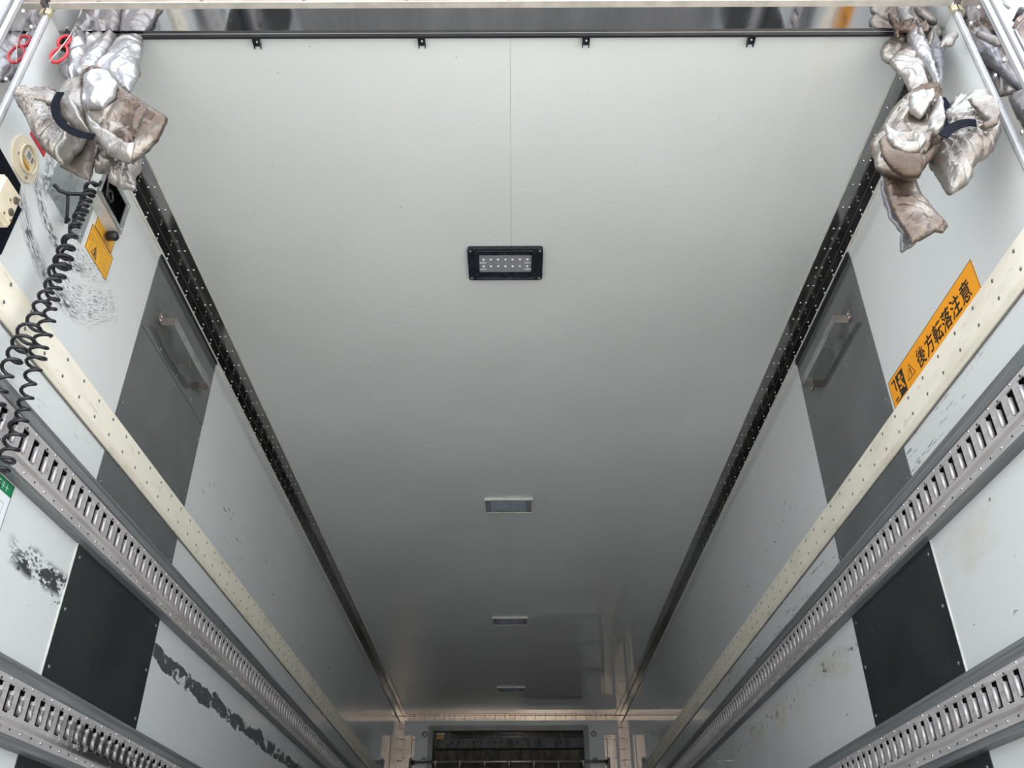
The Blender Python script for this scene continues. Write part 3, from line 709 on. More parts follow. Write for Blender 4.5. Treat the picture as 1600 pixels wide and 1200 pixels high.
# recessed socket box
t = thing('socket_box', 'open steel socket box with shade-blackened interior on left wall', 'socket box', (XL, 1.7, 1.95))
FX = XL+.038; a0, a1, b0, b1 = 1.628, 1.791, 1.944, 2.052
m = MB()
m.box(XL, FX-.003, a0, a1, b0, b0+.003); m.box(XL, FX-.003, a0, a1, b1-.003, b1); m.box(XL, FX-.003, a0, a0+.003, b0+.003, b1-.003); m.box(XL, FX-.003, a1-.003, a1, b0+.003, b1-.003)
m.build('casing', M['edge'], t)
m = MB(); u0, u1, v0, v1 = a0+.0032, a1-.0032, b0+.0032, b1-.0032
m.box(XL+.003, FX-.0032, u0, u1, v0, v0+.002); m.box(XL+.003, FX-.0032, u0, u1, v1-.002, v1); m.box(XL+.003, FX-.0032, u0, u0+.002, v0+.002, v1-.002); m.box(XL+.003, FX-.0032, u1-.002, u1, v0+.002, v1-.002)
m.build('lining', M['shade_black'], t)
m = MB(); w_ = .015
m.box(FX-.003, FX, a0, a1, b0, b0+w_); m.box(FX-.003, FX, a0, a1, b1-w_, b1); m.box(FX-.003, FX, a0, a0+w_, b0+w_, b1-w_); m.box(FX-.003, FX, a1-w_-.004, a1, b0+w_, b1-w_)
m.build('front_frame', M['plate_grey'], t)
m = MB(); m.box(XL, XL+.003, a0+.003, a1-.003, b0+.003, b1-.003); m.build('interior', M['shade_black'], t)  # shade of a deeper box painted on the shallow inside
m = MB(); m.disc((XL+.003, 1.70, 2.0), (1, 0, 0), .022, .022, 20); m.disc((XL+.025, 1.70, 2.0), (1, 0, 0), .018, .006, 20, r2=.012); m.build('socket', M['black'], t, True)
m = MB(); m.box(XL+.006, XL+.030, 1.745, 1.760, 1.965, 1.972); m.build('latch', M['chrome'], t)
for (y, z) in ((a0+.007, b0+.012), (a1-.008, b0+.012), (a1-.008, b1-.010), (a0+.007, b1-.010)):
    m = MB(); m.disc((FX, y, z), (1, 0, 0), .0035, .0022, 10, dome=.5); m.build('screw', M['rivet'], t, True)
m = MB(); m.disc((XL+.010, a1-.013, b0-.017), (1, 0, 0), .0135, .030, 20, dome=.25); m.build('rubber_stop', M['black'], t, True)
m = MB(); m.tube([(FX-.006, 1.63+.05*u, 2.075-.10*u+.012*math.sin(u*PI)) for u in [i/8 for i in range(9)]], .0045, 8); m.build('lead_cable', M['black_rubber'], t, True)

# amber caution stickers
def glyphrow(m, y0, y1, z, h, side, p, rnd, gap=.0012, w=None):
    """a row of tiny illegible strokes, as small print looks"""
    y = min(y0, y1); w = w or h
    while y + w < max(y0, y1):
        k = rnd.choice((0, 1, 2)); X0, X1 = wx(side, p), wx(side, p+.0002)
        m.box(X0, X1, y, y+w*.8, z+h*.42, z+h*.52)
        if k != 1: m.box(X0, X1, y+w*.35, y+w*.45, z, z+h)
        if k != 2: m.box(X0, X1, y, y+w*.8, z+h*.85, z+h*.95)
        y += w+gap
rnd = random.Random(3)
def sticker(name, label, cat, y0, y1, z0, z1, mat, p=.0, border=True, side=-1, grp=None):
    t = thing(name, label, cat, (wx(side, 0), (y0+y1)/2, z0), grp)
    m = MB(); m.box(wx(side, p), wx(side, p+.0008), y0, y1, z0, z1); m.build('sheet', mat, t)
    if border:
        m = MB(); q0, q1 = wx(side, p+.0008), wx(side, p+.0010); w = .0018
        m.box(q0, q1, y0, y1, z0, z0+w); m.box(q0, q1, y0, y1, z1-w, z1); m.box(q0, q1, y0, y0+w, z0+w, z1-w); m.box(q0, q1, y1-w, y1, z0+w, z1-w)
        m.build('border', M['ink'], t)
    return t
t = sticker('caution_sticker', 'upper amber caution sticker below the steel socket box', 'sticker', 1.722, 1.834, 1.912, 1.973, M['yellow'], grp='amber caution stickers on the left wall')
m = MB()
for k, (h, w) in enumerate(((.006, .006), (.0045, .004), (.0045, .004), (.0045, .004), (.0045, .004), (.004, .004))):
    glyphrow(m, 1.730, 1.827-(.015*(k % 2)), 1.960-.009*k, h, -1, .0008, rnd, .001, w)
m.build('print', M['ink_soft'], t)
t = sticker('caution_sticker', 'lower amber caution sticker with black warning triangle', 'sticker', 1.711, 1.849, 1.829, 1.910, M['yellow'], grp='amber caution stickers on the left wall')
m = MB()
glyphrow(m, 1.720, 1.842, 1.895, .007, -1, .0008, rnd, .0015, .007); m.build('print', M['ink_soft'], t)
m = MB()
for k in range(5): glyphrow(m, 1.790 if k > 1 else 1.722, 1.840, 1.882-.0095*k, .0055, -1, .0008, rnd, .001, .005)
m.box(XL+.0008, XL+.001, 1.733, 1.7342, 1.833, 1.885)
m.build('print', M['ink_soft'], t)
m = MB(); glyphrow(m, 1.716, 1.731, 1.872, .010, -1, .0008, rnd, .002, .011); glyphrow(m, 1.716, 1.731, 1.858, .010, -1, .0008, rnd, .002, .011); m.build('print', M['red'], t)
def tri(m, cy, cz, w, h, x0, x1, bw, side):
    """hollow triangle"""
    A = [(cy-w/2, cz), (cy+w/2, cz), (cy, cz+h)]; c = (cy, cz+h/3)
    B = [(c[0]+(p[0]-c[0])*(1-bw), c[1]+(p[1]-c[1])*(1-bw)) for p in A]
    vs = [(x, *p) for x in (x0, x1) for p in A+B]; fs = []
    for i in range(3):
        j = (i+1) % 3
        fs += [(i, j, 3+j, 3+i), (6+i, 9+i, 9+j, 6+j), (i, 6+i, 6+j, j), (3+i, 3+j, 9+j, 9+i)]
    m.add(vs, fs)
m = MB(); tri(m, 1.759, 1.838, .036, .032, XL+.0008, XL+.0011, .25, -1); m.add([(x, *p) for x in (XL+.0008, XL+.0011) for p in ((1.756, 1.842), (1.766, 1.843), (1.759, 1.864))], [(0, 1, 2), (5, 4, 3), (0, 3, 4, 1), (1, 4, 5, 2), (2, 5, 3, 0)])
m.build('warning_triangle', M['ink'], t)

# green headed inspection sheet at the left edge
t = sticker('notice_sheet', 'white notice sheet with green heading below the upper left lashing rail', 'notice', 1.46, 1.758, .86, 1.160, M['paper'])
m = MB(); m.box(XL+.0008, XL+.0010, 1.462, 1.756, 1.131, 1.158); m.build('heading_band', M['green'], t)
m = MB()
glyphrow(m, 1.55, 1.742, 1.137, .015, -1, .0011, rnd, .003, .013)
m.build('heading_print', M['paper'], t)
m = MB()
for k in range(9): m.box(XL+.0008, XL+.0010, 1.55, 1.738, 1.110-.022*k, 1.1108-.022*k)
for y in (1.60, 1.65, 1.70, 1.7372): m.box(XL+.0008, XL+.0010, y, y+.0008, .934, 1.110)
m.build('ruled_lines', M['screw'], t)

# ------------------------------------------------ coiled cord
def coil(name, path, turns, R, r, phase=0, seg=9):
    """helix along a polyline"""
    P = [Vector(p) for p in path]; L = [0]
    for a, b in zip(P, P[1:]): L.append(L[-1]+(b-a).length)
    def at(t):
        d = t*L[-1]
        for i in range(len(P)-1):
            if d <= L[i+1] or i == len(P)-2:
                u = (d-L[i])/(L[i+1]-L[i]); return P[i].lerp(P[i+1], u), (P[i+1]-P[i]).normalized()
    out = []; n = int(turns*14)
    for i in range(n+1):
        t = i/n; c, d = at(t)
        if i > 4 and i < n-4:
            c0, _ = at(max(0, t-.02)); c1, _ = at(min(1, t+.02)); d = (c1-c0).normalized()
        u = Vector((0, 1, 0)); u = (u-d*u.dot(d)).normalized(); w = d.cross(u)
        a = 2*PI*turns*t+phase; RR = R*(.72+.45*min(1, t*2.2))*(1+.2*math.sin(t*23+phase)+.1*math.sin(t*61))
        out.append(c+(u*math.cos(a)+w*math.sin(a))*RR + Vector((0, 0, .004*math.sin(t*40+phase))))
    return out
t = thing('coiled_cord', 'black coiled electric cord hanging in a loop on left wall', 'cord', (-1.03, 1.55, 1.2))
X_ = -1.014
strand_a = [(X_, 1.560, 1.905), (X_+.004, 1.553, 1.84), (X_, 1.553, 1.74), (X_+.003, 1.556, 1.66), (X_+.002, 1.552, 1.58), (X_+.008, 1.560, 1.50), (X_+.004, 1.572, 1.42), (X_, 1.585, 1.34), (X_+.002, 1.597, 1.25), (X_, 1.600, 1.16), (X_+.004, 1.585, 1.09)]
strand_b = [(X_+.010, 1.545, 1.88), (X_+.012, 1.535, 1.78), (X_+.010, 1.535, 1.70), (X_+.012, 1.530, 1.60), (X_+.010, 1.522, 1.52), (X_+.006, 1.525, 1.45), (X_+.004, 1.510, 1.38), (X_+.004, 1.500, 1.30), (X_+.002, 1.500, 1.22), (X_+.002, 1.520, 1.12), (X_+.004, 1.560, 1.06), (X_+.004, 1.585, 1.09)]
m = MB(); m.tube(coil('a', strand_a, 27, .0125, .0038), .0040, 7); m.build('coil_strand', M['black_rubber'], t, True)
m = MB(); m.tube(coil('b', strand_b, 25, .0140, .0038, 1.5), .0040, 7); m.build('coil_strand', M['black_rubber'], t, True)
m = MB(); m.tube([(XL+.012, 1.500, 1.838), (XL+.02, 1.515, 1.832), (XL+.03, 1.530, 1.838), (X_, 1.545, 1.85), (X_, 1.556, 1.87)], .0048, 8); m.build('cord_end', M['black_rubber'], t, True)
m = MB(); m.tube([(XL+.012, 1.560, 1.862), (XL+.02, 1.556, 1.842), (XL+.02, 1.572, 1.810), (XL+.012, 1.590, 1.800), (XL+.012, 1.598, 1.816)], .0042, 8); m.build('cord_end', M['black_rubber'], t, True)
m = MB(); m.tube([(X_+.002, 1.560, 1.900), (X_-.004, 1.572, 1.915), (XL+.045, 1.59, 1.935), (XL+.048, 1.61, 1.95), (XL+.043, 1.619, 1.97)], .0042, 8); m.build('cord_end', M['black_rubber'], t, True)

# ------------------------------------------------ orange fall-hazard sign on the right wall
SY0, SY1, SZ0, SZ1 = 1.548, 2.080, 1.534, 1.634
t = sticker('warning_sign', 'long orange Japanese fall hazard sign above the right cream rail', 'sign', SY0, SY1, SZ0, SZ1, M['orange'], side=1)
TX = XR-.0009
def text(s, size, y, z, sx=1.0, sy=1.0, off=.0, name='lettering', parent=t, mat='ink'):
    cu = bpy.data.curves.new('txt', 'FONT'); cu.body = s; cu.size = size; cu.align_x = 'CENTER'; cu.align_y = 'CENTER'; cu.extrude = .0002; cu.resolution_u = 4
    ob = bpy.data.objects.new('txt', cu); COL.objects.link(ob); bpy.context.view_layer.update()
    me = bpy.data.meshes.new_from_object(ob.evaluated_get(bpy.context.evaluated_depsgraph_get())); bpy.data.objects.remove(ob)
    # text x -> -Y, text y -> Z (read from inside the box, facing the right wall)
    cx = (min(v.co.x for v in me.vertices)+max(v.co.x for v in me.vertices))/2; cy = (min(v.co.y for v in me.vertices)+max(v.co.y for v in me.vertices))/2
    for v in me.vertices:
        a, b, c_ = v.co; v.co = (TX-c_, y-(a-cx)*sx, z+(b-cy)*sy)
    me.materials.clear(); me.materials.append(M[mat])
    if off:      # bolder strokes
        bm = bmesh.new()
        for dy, dz in ((off, 0), (-off, 0), (0, off), (0, -off)):
            k0 = len(bm.verts); bm.from_mesh(me); bm.verts.ensure_lookup_table()
            for v in bm.verts[k0:]: v.co.y += dy; v.co.z += dz; v.co.x -= .00003*(dz > 0)
        bm.to_mesh(me); bm.free()
    return link(name, me, parent)
for ch, y in zip('後方転落注意', (1.873, 1.819, 1.767, 1.714, 1.662, 1.608)):
    text(ch, .052, y, 1.5845, .98, 1.12, .0009)
m = MB(); tri(m, 1.943, 1.568, .050, .040, TX, TX-.0003, .17, 1); m.build('warning_triangle', M['ink'], t)
m = MB(); m.box(TX, TX-.0003, 1.9405, 1.9455, 1.580, 1.594); m.box(TX, TX-.0003, 1.941, 1.945, 1.573, 1.577); m.build('exclamation_mark', M['ink'], t)
# pictogram: cargo floor edge, falling figure on a black field
m = MB()
def poly(m, pts): 
    n_ = len(pts); m.add([(x, *p) for x in (TX, TX-.0003) for p in pts], [tuple(range(n_)), tuple(range(2*n_-1, n_-1, -1))]+[(i, (i+1) % n_, n_+(i+1) % n_, n_+i) for i in range(n_)])
def P_(u, v): return (2.066-u*.082, 1.553+v*.070)      # u to the right as read, v up
poly(m, [P_(.50, 0), P_(1, 0), P_(1, 1), P_(.40, 1)])
poly(m, [P_(.03, .98), P_(.03, .90), P_(.24, .90), P_(.24, .46), P_(.33, .46), P_(.33, .98)])
poly(m, [P_(.03, .20), P_(.03, .13), P_(.30, .13), P_(.30, .20)]); poly(m, [P_(.10, .05), P_(.10, 0), P_(.50, 0), P_(.50, .05)])
m.build('pictogram', M['ink'], t)
m = MB(); TX -= .0003
poly(m, [P_(.60, .82), P_(.66, .90), P_(.76, .90), P_(.80, .82), P_(.74, .74), P_(.64, .74)])
poly(m, [P_(.58, .70), P_(.68, .70), P_(.86, .40), P_(.78, .34)]); poly(m, [P_(.52, .62), P_(.58, .70), P_(.70, .52), P_(.64, .46)]); poly(m, [P_(.56, .40), P_(.76, .38), P_(.76, .30), P_(.56, .32)])
poly(m, [P_(.78, .36), P_(.86, .40), P_(.94, .22), P_(.88, .18)]); poly(m, [P_(.70, .60), P_(.74, .66), P_(.92, .70), P_(.92, .64)])
m.build('figure', M['orange'], t)

# hinge hardware of the open right door
t = thing('door_hinge', 'stained metal door hinge bracket outside the right rear edge', 'hinge', (1.16, 1.19, 1.6))
m = MB(); m.extr([(1.131, 1.60), (1.131, 1.968), (1.175, 2.018), (1.26, 2.018), (1.26, 1.60)], 'y', 1.182, 1.190); m.build('hinge_plate', M['hinge'], t)
m = MB(); m.box(1.1275, 1.1308, 1.176, 1.190, 1.60, 1.966); m.build('plate_edge', M['alu'], t)
m = MB(); m.extr([(1.127, 1.978), (1.131, 1.968), (1.215, 2.064), (1.212, 2.072)], 'y', 1.160, 1.1815); m.build('stay', M['hinge'], t)
m = MB(); m.disc((1.142, 1.150, 2.000), (0, 1, 0), .0075, .03, 14); m.build('knuckle', M['black'], t, True)
m = MB(); m.tube([(1.134, 1.17, 2.03), (1.129, 1.17, 2.045), (1.133, 1.17, 2.075)], .004, 8); m.build('hook_rod', M['screw'], t, True)
# door leaf edge outside the left jamb
t = thing('open_door', 'white edge of the open rear door outside the left jamb', 'door', (-1.20, 1.15, 0))
m = MB(); m.box(-1.235, -1.175, .60, 1.20, 0, 2.30); m.build('door_leaf', M['outer'], t)
m = MB(); m.box(-1.174, -1.165, .62, 1.195, .02, 2.28); m.build('door_gasket', M['alu'], t)
# ------------------------------------------------ silver thermal curtains, rolled up and tied
LOBES = {
'LA1': [(-1.048,1.33,2.065),(-1.049,1.33,2.092),(-1.028,1.33,2.109),(-1.009,1.33,2.064),(-0.995,1.33,1.999),(-1.01,1.33,2.004),(-1.032,1.33,2.031)],
'LA2': [(-1.055,1.345,2.194),(-1.014,1.345,2.194),(-0.992,1.339,2.133),(-0.986,1.334,2.053),(-0.991,1.33,1.996),(-1.006,1.331,2.017),(-1.022,1.335,2.071),(-1.045,1.341,2.165)],
'LA3': [(-1.021,1.35,2.194),(-0.931,1.35,2.194),(-0.934,1.349,2.194),(-0.943,1.344,2.106),(-0.954,1.341,2.04),(-0.981,1.341,2.035),(-0.999,1.34,2.011),(-1.0,1.343,2.064),(-1.004,1.346,2.143)],
'LA4': [(-0.935,1.349,2.194),(-0.92,1.35,2.194),(-0.877,1.35,2.194),(-0.863,1.343,2.138),(-0.858,1.339,2.081),(-0.846,1.335,2.02),(-0.85,1.33,1.961),(-0.869,1.331,1.967),(-0.897,1.334,2.008),(-0.955,1.336,2.039),(-0.947,1.341,2.097),(-0.938,1.346,2.171)],
'LA5': [(-0.876,1.358,2.123),(-0.857,1.358,2.061),(-0.869,1.358,1.993),(-0.898,1.358,2.018),(-0.896,1.358,2.084)],
'LB': [(-1.049,1.25,1.852),(-1.032,1.26,1.87),(-1.008,1.273,1.893),(-0.982,1.287,1.906),(-0.965,1.29,1.876),(-0.951,1.291,1.838),(-0.931,1.296,1.805),(-0.908,1.305,1.791),(-0.895,1.31,1.787),(-0.893,1.307,1.755),(-0.9,1.3,1.72),(-0.908,1.291,1.679),(-0.918,1.287,1.681),(-0.937,1.281,1.699),(-0.953,1.275,1.71),(-0.977,1.267,1.739),(-0.996,1.263,1.769),(-1.014,1.259,1.8),(-1.031,1.254,1.823)],
'LC': [(-0.972,1.28,1.894),(-0.96,1.28,1.922),(-0.933,1.28,1.947),(-0.908,1.28,1.904),(-0.895,1.28,1.844),(-0.88,1.28,1.795),(-0.868,1.28,1.762),(-0.894,1.28,1.776),(-0.916,1.28,1.786),(-0.943,1.28,1.815),(-0.962,1.28,1.854)],
'LD': [(-0.927,1.27,1.936),(-0.901,1.265,1.951),(-0.861,1.26,1.937),(-0.831,1.257,1.899),(-0.806,1.254,1.866),(-0.741,1.246,1.807),(-0.691,1.24,1.764),(-0.698,1.243,1.71),(-0.713,1.246,1.682),(-0.731,1.25,1.66),(-0.744,1.252,1.647),(-0.762,1.255,1.653),(-0.804,1.261,1.679),(-0.84,1.264,1.726),(-0.869,1.268,1.762),(-0.889,1.269,1.811),(-0.908,1.27,1.851),(-0.914,1.269,1.895)],
'LE': [(-0.92,1.33,1.82),(-0.88,1.33,1.819),(-0.873,1.33,1.771),(-0.866,1.33,1.671),(-0.898,1.33,1.688),(-0.945,1.33,1.718),(-0.93,1.33,1.758),(-0.917,1.33,1.786)],
'LF': [(-0.897,1.35,1.808),(-0.868,1.349,1.797),(-0.816,1.345,1.764),(-0.799,1.345,1.764),(-0.779,1.344,1.755),(-0.774,1.34,1.726),(-0.777,1.335,1.689),(-0.761,1.33,1.646),(-0.779,1.33,1.648),(-0.797,1.331,1.653),(-0.828,1.333,1.674),(-0.844,1.338,1.71),(-0.868,1.338,1.708),(-0.881,1.343,1.753)],
'RA1': [(0.939,1.36,2.139),(0.956,1.36,2.169),(0.983,1.36,2.194),(1.011,1.36,2.194),(1.027,1.36,2.194),(1.01,1.36,2.157),(0.988,1.36,2.121),(0.971,1.36,2.101),(0.951,1.36,2.093),(0.939,1.36,2.117)],
'RA2': [(0.945,1.349,2.083),(0.965,1.349,2.114),(1.012,1.349,2.171),(1.026,1.349,2.126),(1.037,1.349,2.09),(1.038,1.349,2.028),(1.026,1.349,1.961),(1.011,1.349,1.961),(0.968,1.349,1.967),(0.965,1.349,2.021),(0.949,1.349,2.067)],
'RA3': [(1.009,1.335,2.192),(1.045,1.335,2.191),(1.042,1.329,2.122),(1.035,1.323,2.047),(1.022,1.316,1.978),(1.005,1.31,1.912),(1.0,1.31,1.917),(1.01,1.317,1.987),(1.01,1.323,2.047),(0.999,1.327,2.095),(0.997,1.331,2.15)],
'RA4': [(1.049,1.323,2.158),(1.071,1.323,2.162),(1.067,1.32,2.117),(1.073,1.319,2.1),(1.049,1.313,2.027),(1.007,1.305,1.913),(0.999,1.304,1.909),(1.026,1.313,2.019),(1.028,1.317,2.078)],
'RA5': [(1.043,1.32,2.148),(1.06,1.32,2.174),(1.078,1.32,2.184),(1.078,1.32,2.174),(1.078,1.32,2.157),(1.075,1.32,2.146),(1.058,1.32,2.139),(1.04,1.32,2.104),(1.032,1.32,2.106)],
'RA6': [(1.023,1.269,2.043),(1.044,1.273,2.076),(1.073,1.276,2.096),(1.078,1.275,2.086),(1.078,1.273,2.076),(1.05,1.268,2.032),(1.034,1.268,2.033),(1.019,1.266,2.02)],
'RA7': [(0.976,1.33,2.194),(1.049,1.33,2.194),(1.063,1.329,2.194),(1.05,1.324,2.159),(1.041,1.324,2.164),(1.03,1.325,2.169),(1.019,1.324,2.159),(0.987,1.325,2.169),(0.969,1.32,2.134),(0.966,1.324,2.159)],
'RB': [(0.937,1.309,1.915),(0.954,1.309,1.923),(0.989,1.31,1.93),(0.995,1.309,1.922),(1.003,1.308,1.91),(1.003,1.306,1.89),(0.99,1.301,1.832),(0.978,1.298,1.794),(0.967,1.294,1.759),(0.933,1.289,1.704),(0.901,1.285,1.667),(0.873,1.281,1.622),(0.863,1.28,1.615),(0.831,1.281,1.625),(0.812,1.282,1.633),(0.792,1.284,1.651),(0.798,1.288,1.692),(0.796,1.291,1.725),(0.803,1.293,1.742),(0.831,1.296,1.777),(0.863,1.301,1.83),(0.9,1.306,1.883)],
'RC': [(0.82,1.31,1.675),(0.841,1.31,1.667),(0.884,1.31,1.653),(0.886,1.31,1.599),(0.896,1.31,1.571),(0.916,1.31,1.515),(0.901,1.31,1.497),(0.887,1.31,1.5),(0.846,1.31,1.474),(0.83,1.31,1.468),(0.823,1.31,1.507),(0.811,1.31,1.572),(0.812,1.31,1.621)],
'RC2': [(0.832,1.35,1.683),(0.844,1.35,1.683),(0.845,1.35,1.611),(0.854,1.35,1.544),(0.864,1.35,1.504),(0.846,1.35,1.49),(0.828,1.35,1.479),(0.824,1.35,1.486),(0.839,1.35,1.534),(0.824,1.35,1.575),(0.825,1.35,1.647)],
'RD': [(0.978,1.293,1.826),(0.99,1.29,1.833),(1.01,1.287,1.867),(1.019,1.285,1.871),(1.042,1.278,1.866),(1.078,1.266,1.855),(1.078,1.262,1.83),(1.078,1.26,1.816),(1.07,1.26,1.75),(1.062,1.26,1.727),(1.037,1.264,1.683),(1.02,1.267,1.665),(1.006,1.271,1.662),(0.982,1.276,1.637),(0.981,1.275,1.62),(0.967,1.278,1.601),(0.948,1.283,1.589),(0.93,1.288,1.58),(0.924,1.29,1.593),(0.92,1.296,1.645),(0.916,1.3,1.682),(0.93,1.299,1.718),(0.958,1.293,1.75)],
'Lstrap': [(-0.928,1.225,1.83),(-0.93,1.225,1.801),(-0.922,1.225,1.768),(-0.902,1.225,1.736),(-0.877,1.225,1.713),(-0.85,1.225,1.698),(-0.821,1.225,1.692)],
'Rstrap1': [(0.989,1.29,1.883),(0.989,1.284,1.846),(0.975,1.277,1.804),(0.959,1.27,1.762)],
'Rstrap2': [(0.912,1.22,1.677),(0.931,1.224,1.7),(0.957,1.228,1.72),(0.982,1.23,1.73),(0.999,1.23,1.728)],
'hook': [(-1.04,1.3,2.038),(-1.047,1.3,2.06),(-1.037,1.3,2.082),(-1.02,1.3,2.099),(-1.018,1.3,2.122),(-1.03,1.3,2.129),(-1.043,1.3,2.119),(-1.04,1.3,2.094),(-1.026,1.3,2.091),(-1.015,1.3,2.082),(-1.01,1.3,2.057),(-1.02,1.3,2.035),(-1.031,1.3,2.03)],
}
LOBES.update({
'RB1': [(0.898,1.255,1.844),(0.913,1.252,1.85),(0.948,1.245,1.848),(0.944,1.245,1.825),(0.926,1.247,1.794),(0.902,1.25,1.765),(0.886,1.254,1.79),(0.889,1.255,1.818)],
'RB2': [(0.953,1.242,1.829),(0.951,1.238,1.8),(0.942,1.235,1.754),(0.933,1.235,1.722),(0.916,1.245,1.705),(0.904,1.259,1.727),(0.912,1.26,1.764),(0.929,1.252,1.791)],
'RB3': [(0.792,1.245,1.691),(0.809,1.245,1.71),(0.822,1.246,1.672),(0.848,1.247,1.653),(0.873,1.248,1.652),(0.905,1.249,1.678),(0.931,1.25,1.701),(0.905,1.249,1.657),(0.876,1.249,1.624),(0.851,1.248,1.588),(0.822,1.247,1.589),(0.801,1.246,1.607),(0.79,1.245,1.646)],
'RB4': [(0.811,1.235,1.726),(0.833,1.235,1.703),(0.848,1.235,1.692),(0.88,1.235,1.699),(0.885,1.235,1.681),(0.861,1.235,1.645),(0.835,1.235,1.641),(0.815,1.235,1.663),(0.806,1.235,1.692)],
'LD1': [(-0.722,1.211,1.764),(-0.67,1.205,1.722),(-0.678,1.208,1.669),(-0.691,1.21,1.641),(-0.707,1.213,1.619),(-0.721,1.215,1.608),(-0.73,1.215,1.652),(-0.725,1.213,1.707)],
'LD2': [(-0.859,1.235,1.768),(-0.816,1.229,1.724),(-0.77,1.223,1.685),(-0.73,1.217,1.652),(-0.717,1.215,1.652),(-0.711,1.215,1.622),(-0.723,1.218,1.611),(-0.74,1.221,1.616),(-0.782,1.227,1.642),(-0.816,1.231,1.687),(-0.842,1.234,1.723)],
'LD3': [(-0.9,1.235,1.89),(-0.875,1.231,1.906),(-0.838,1.227,1.893),(-0.812,1.225,1.859),(-0.809,1.226,1.816),(-0.827,1.229,1.782),(-0.862,1.233,1.787),(-0.882,1.235,1.808),(-0.888,1.234,1.851)],
'LB1': [(-1.034,1.232,1.831),(-1.016,1.24,1.847),(-0.991,1.251,1.866),(-0.962,1.262,1.876),(-0.957,1.26,1.839),(-0.966,1.256,1.829),(-0.996,1.245,1.829)],
'RD1': [(0.997,1.225,1.797),(1.037,1.215,1.792),(1.047,1.211,1.767),(1.04,1.21,1.73),(1.025,1.211,1.7),(1.001,1.217,1.691),(0.993,1.219,1.703),(1.013,1.216,1.718),(1.005,1.22,1.748)],
})

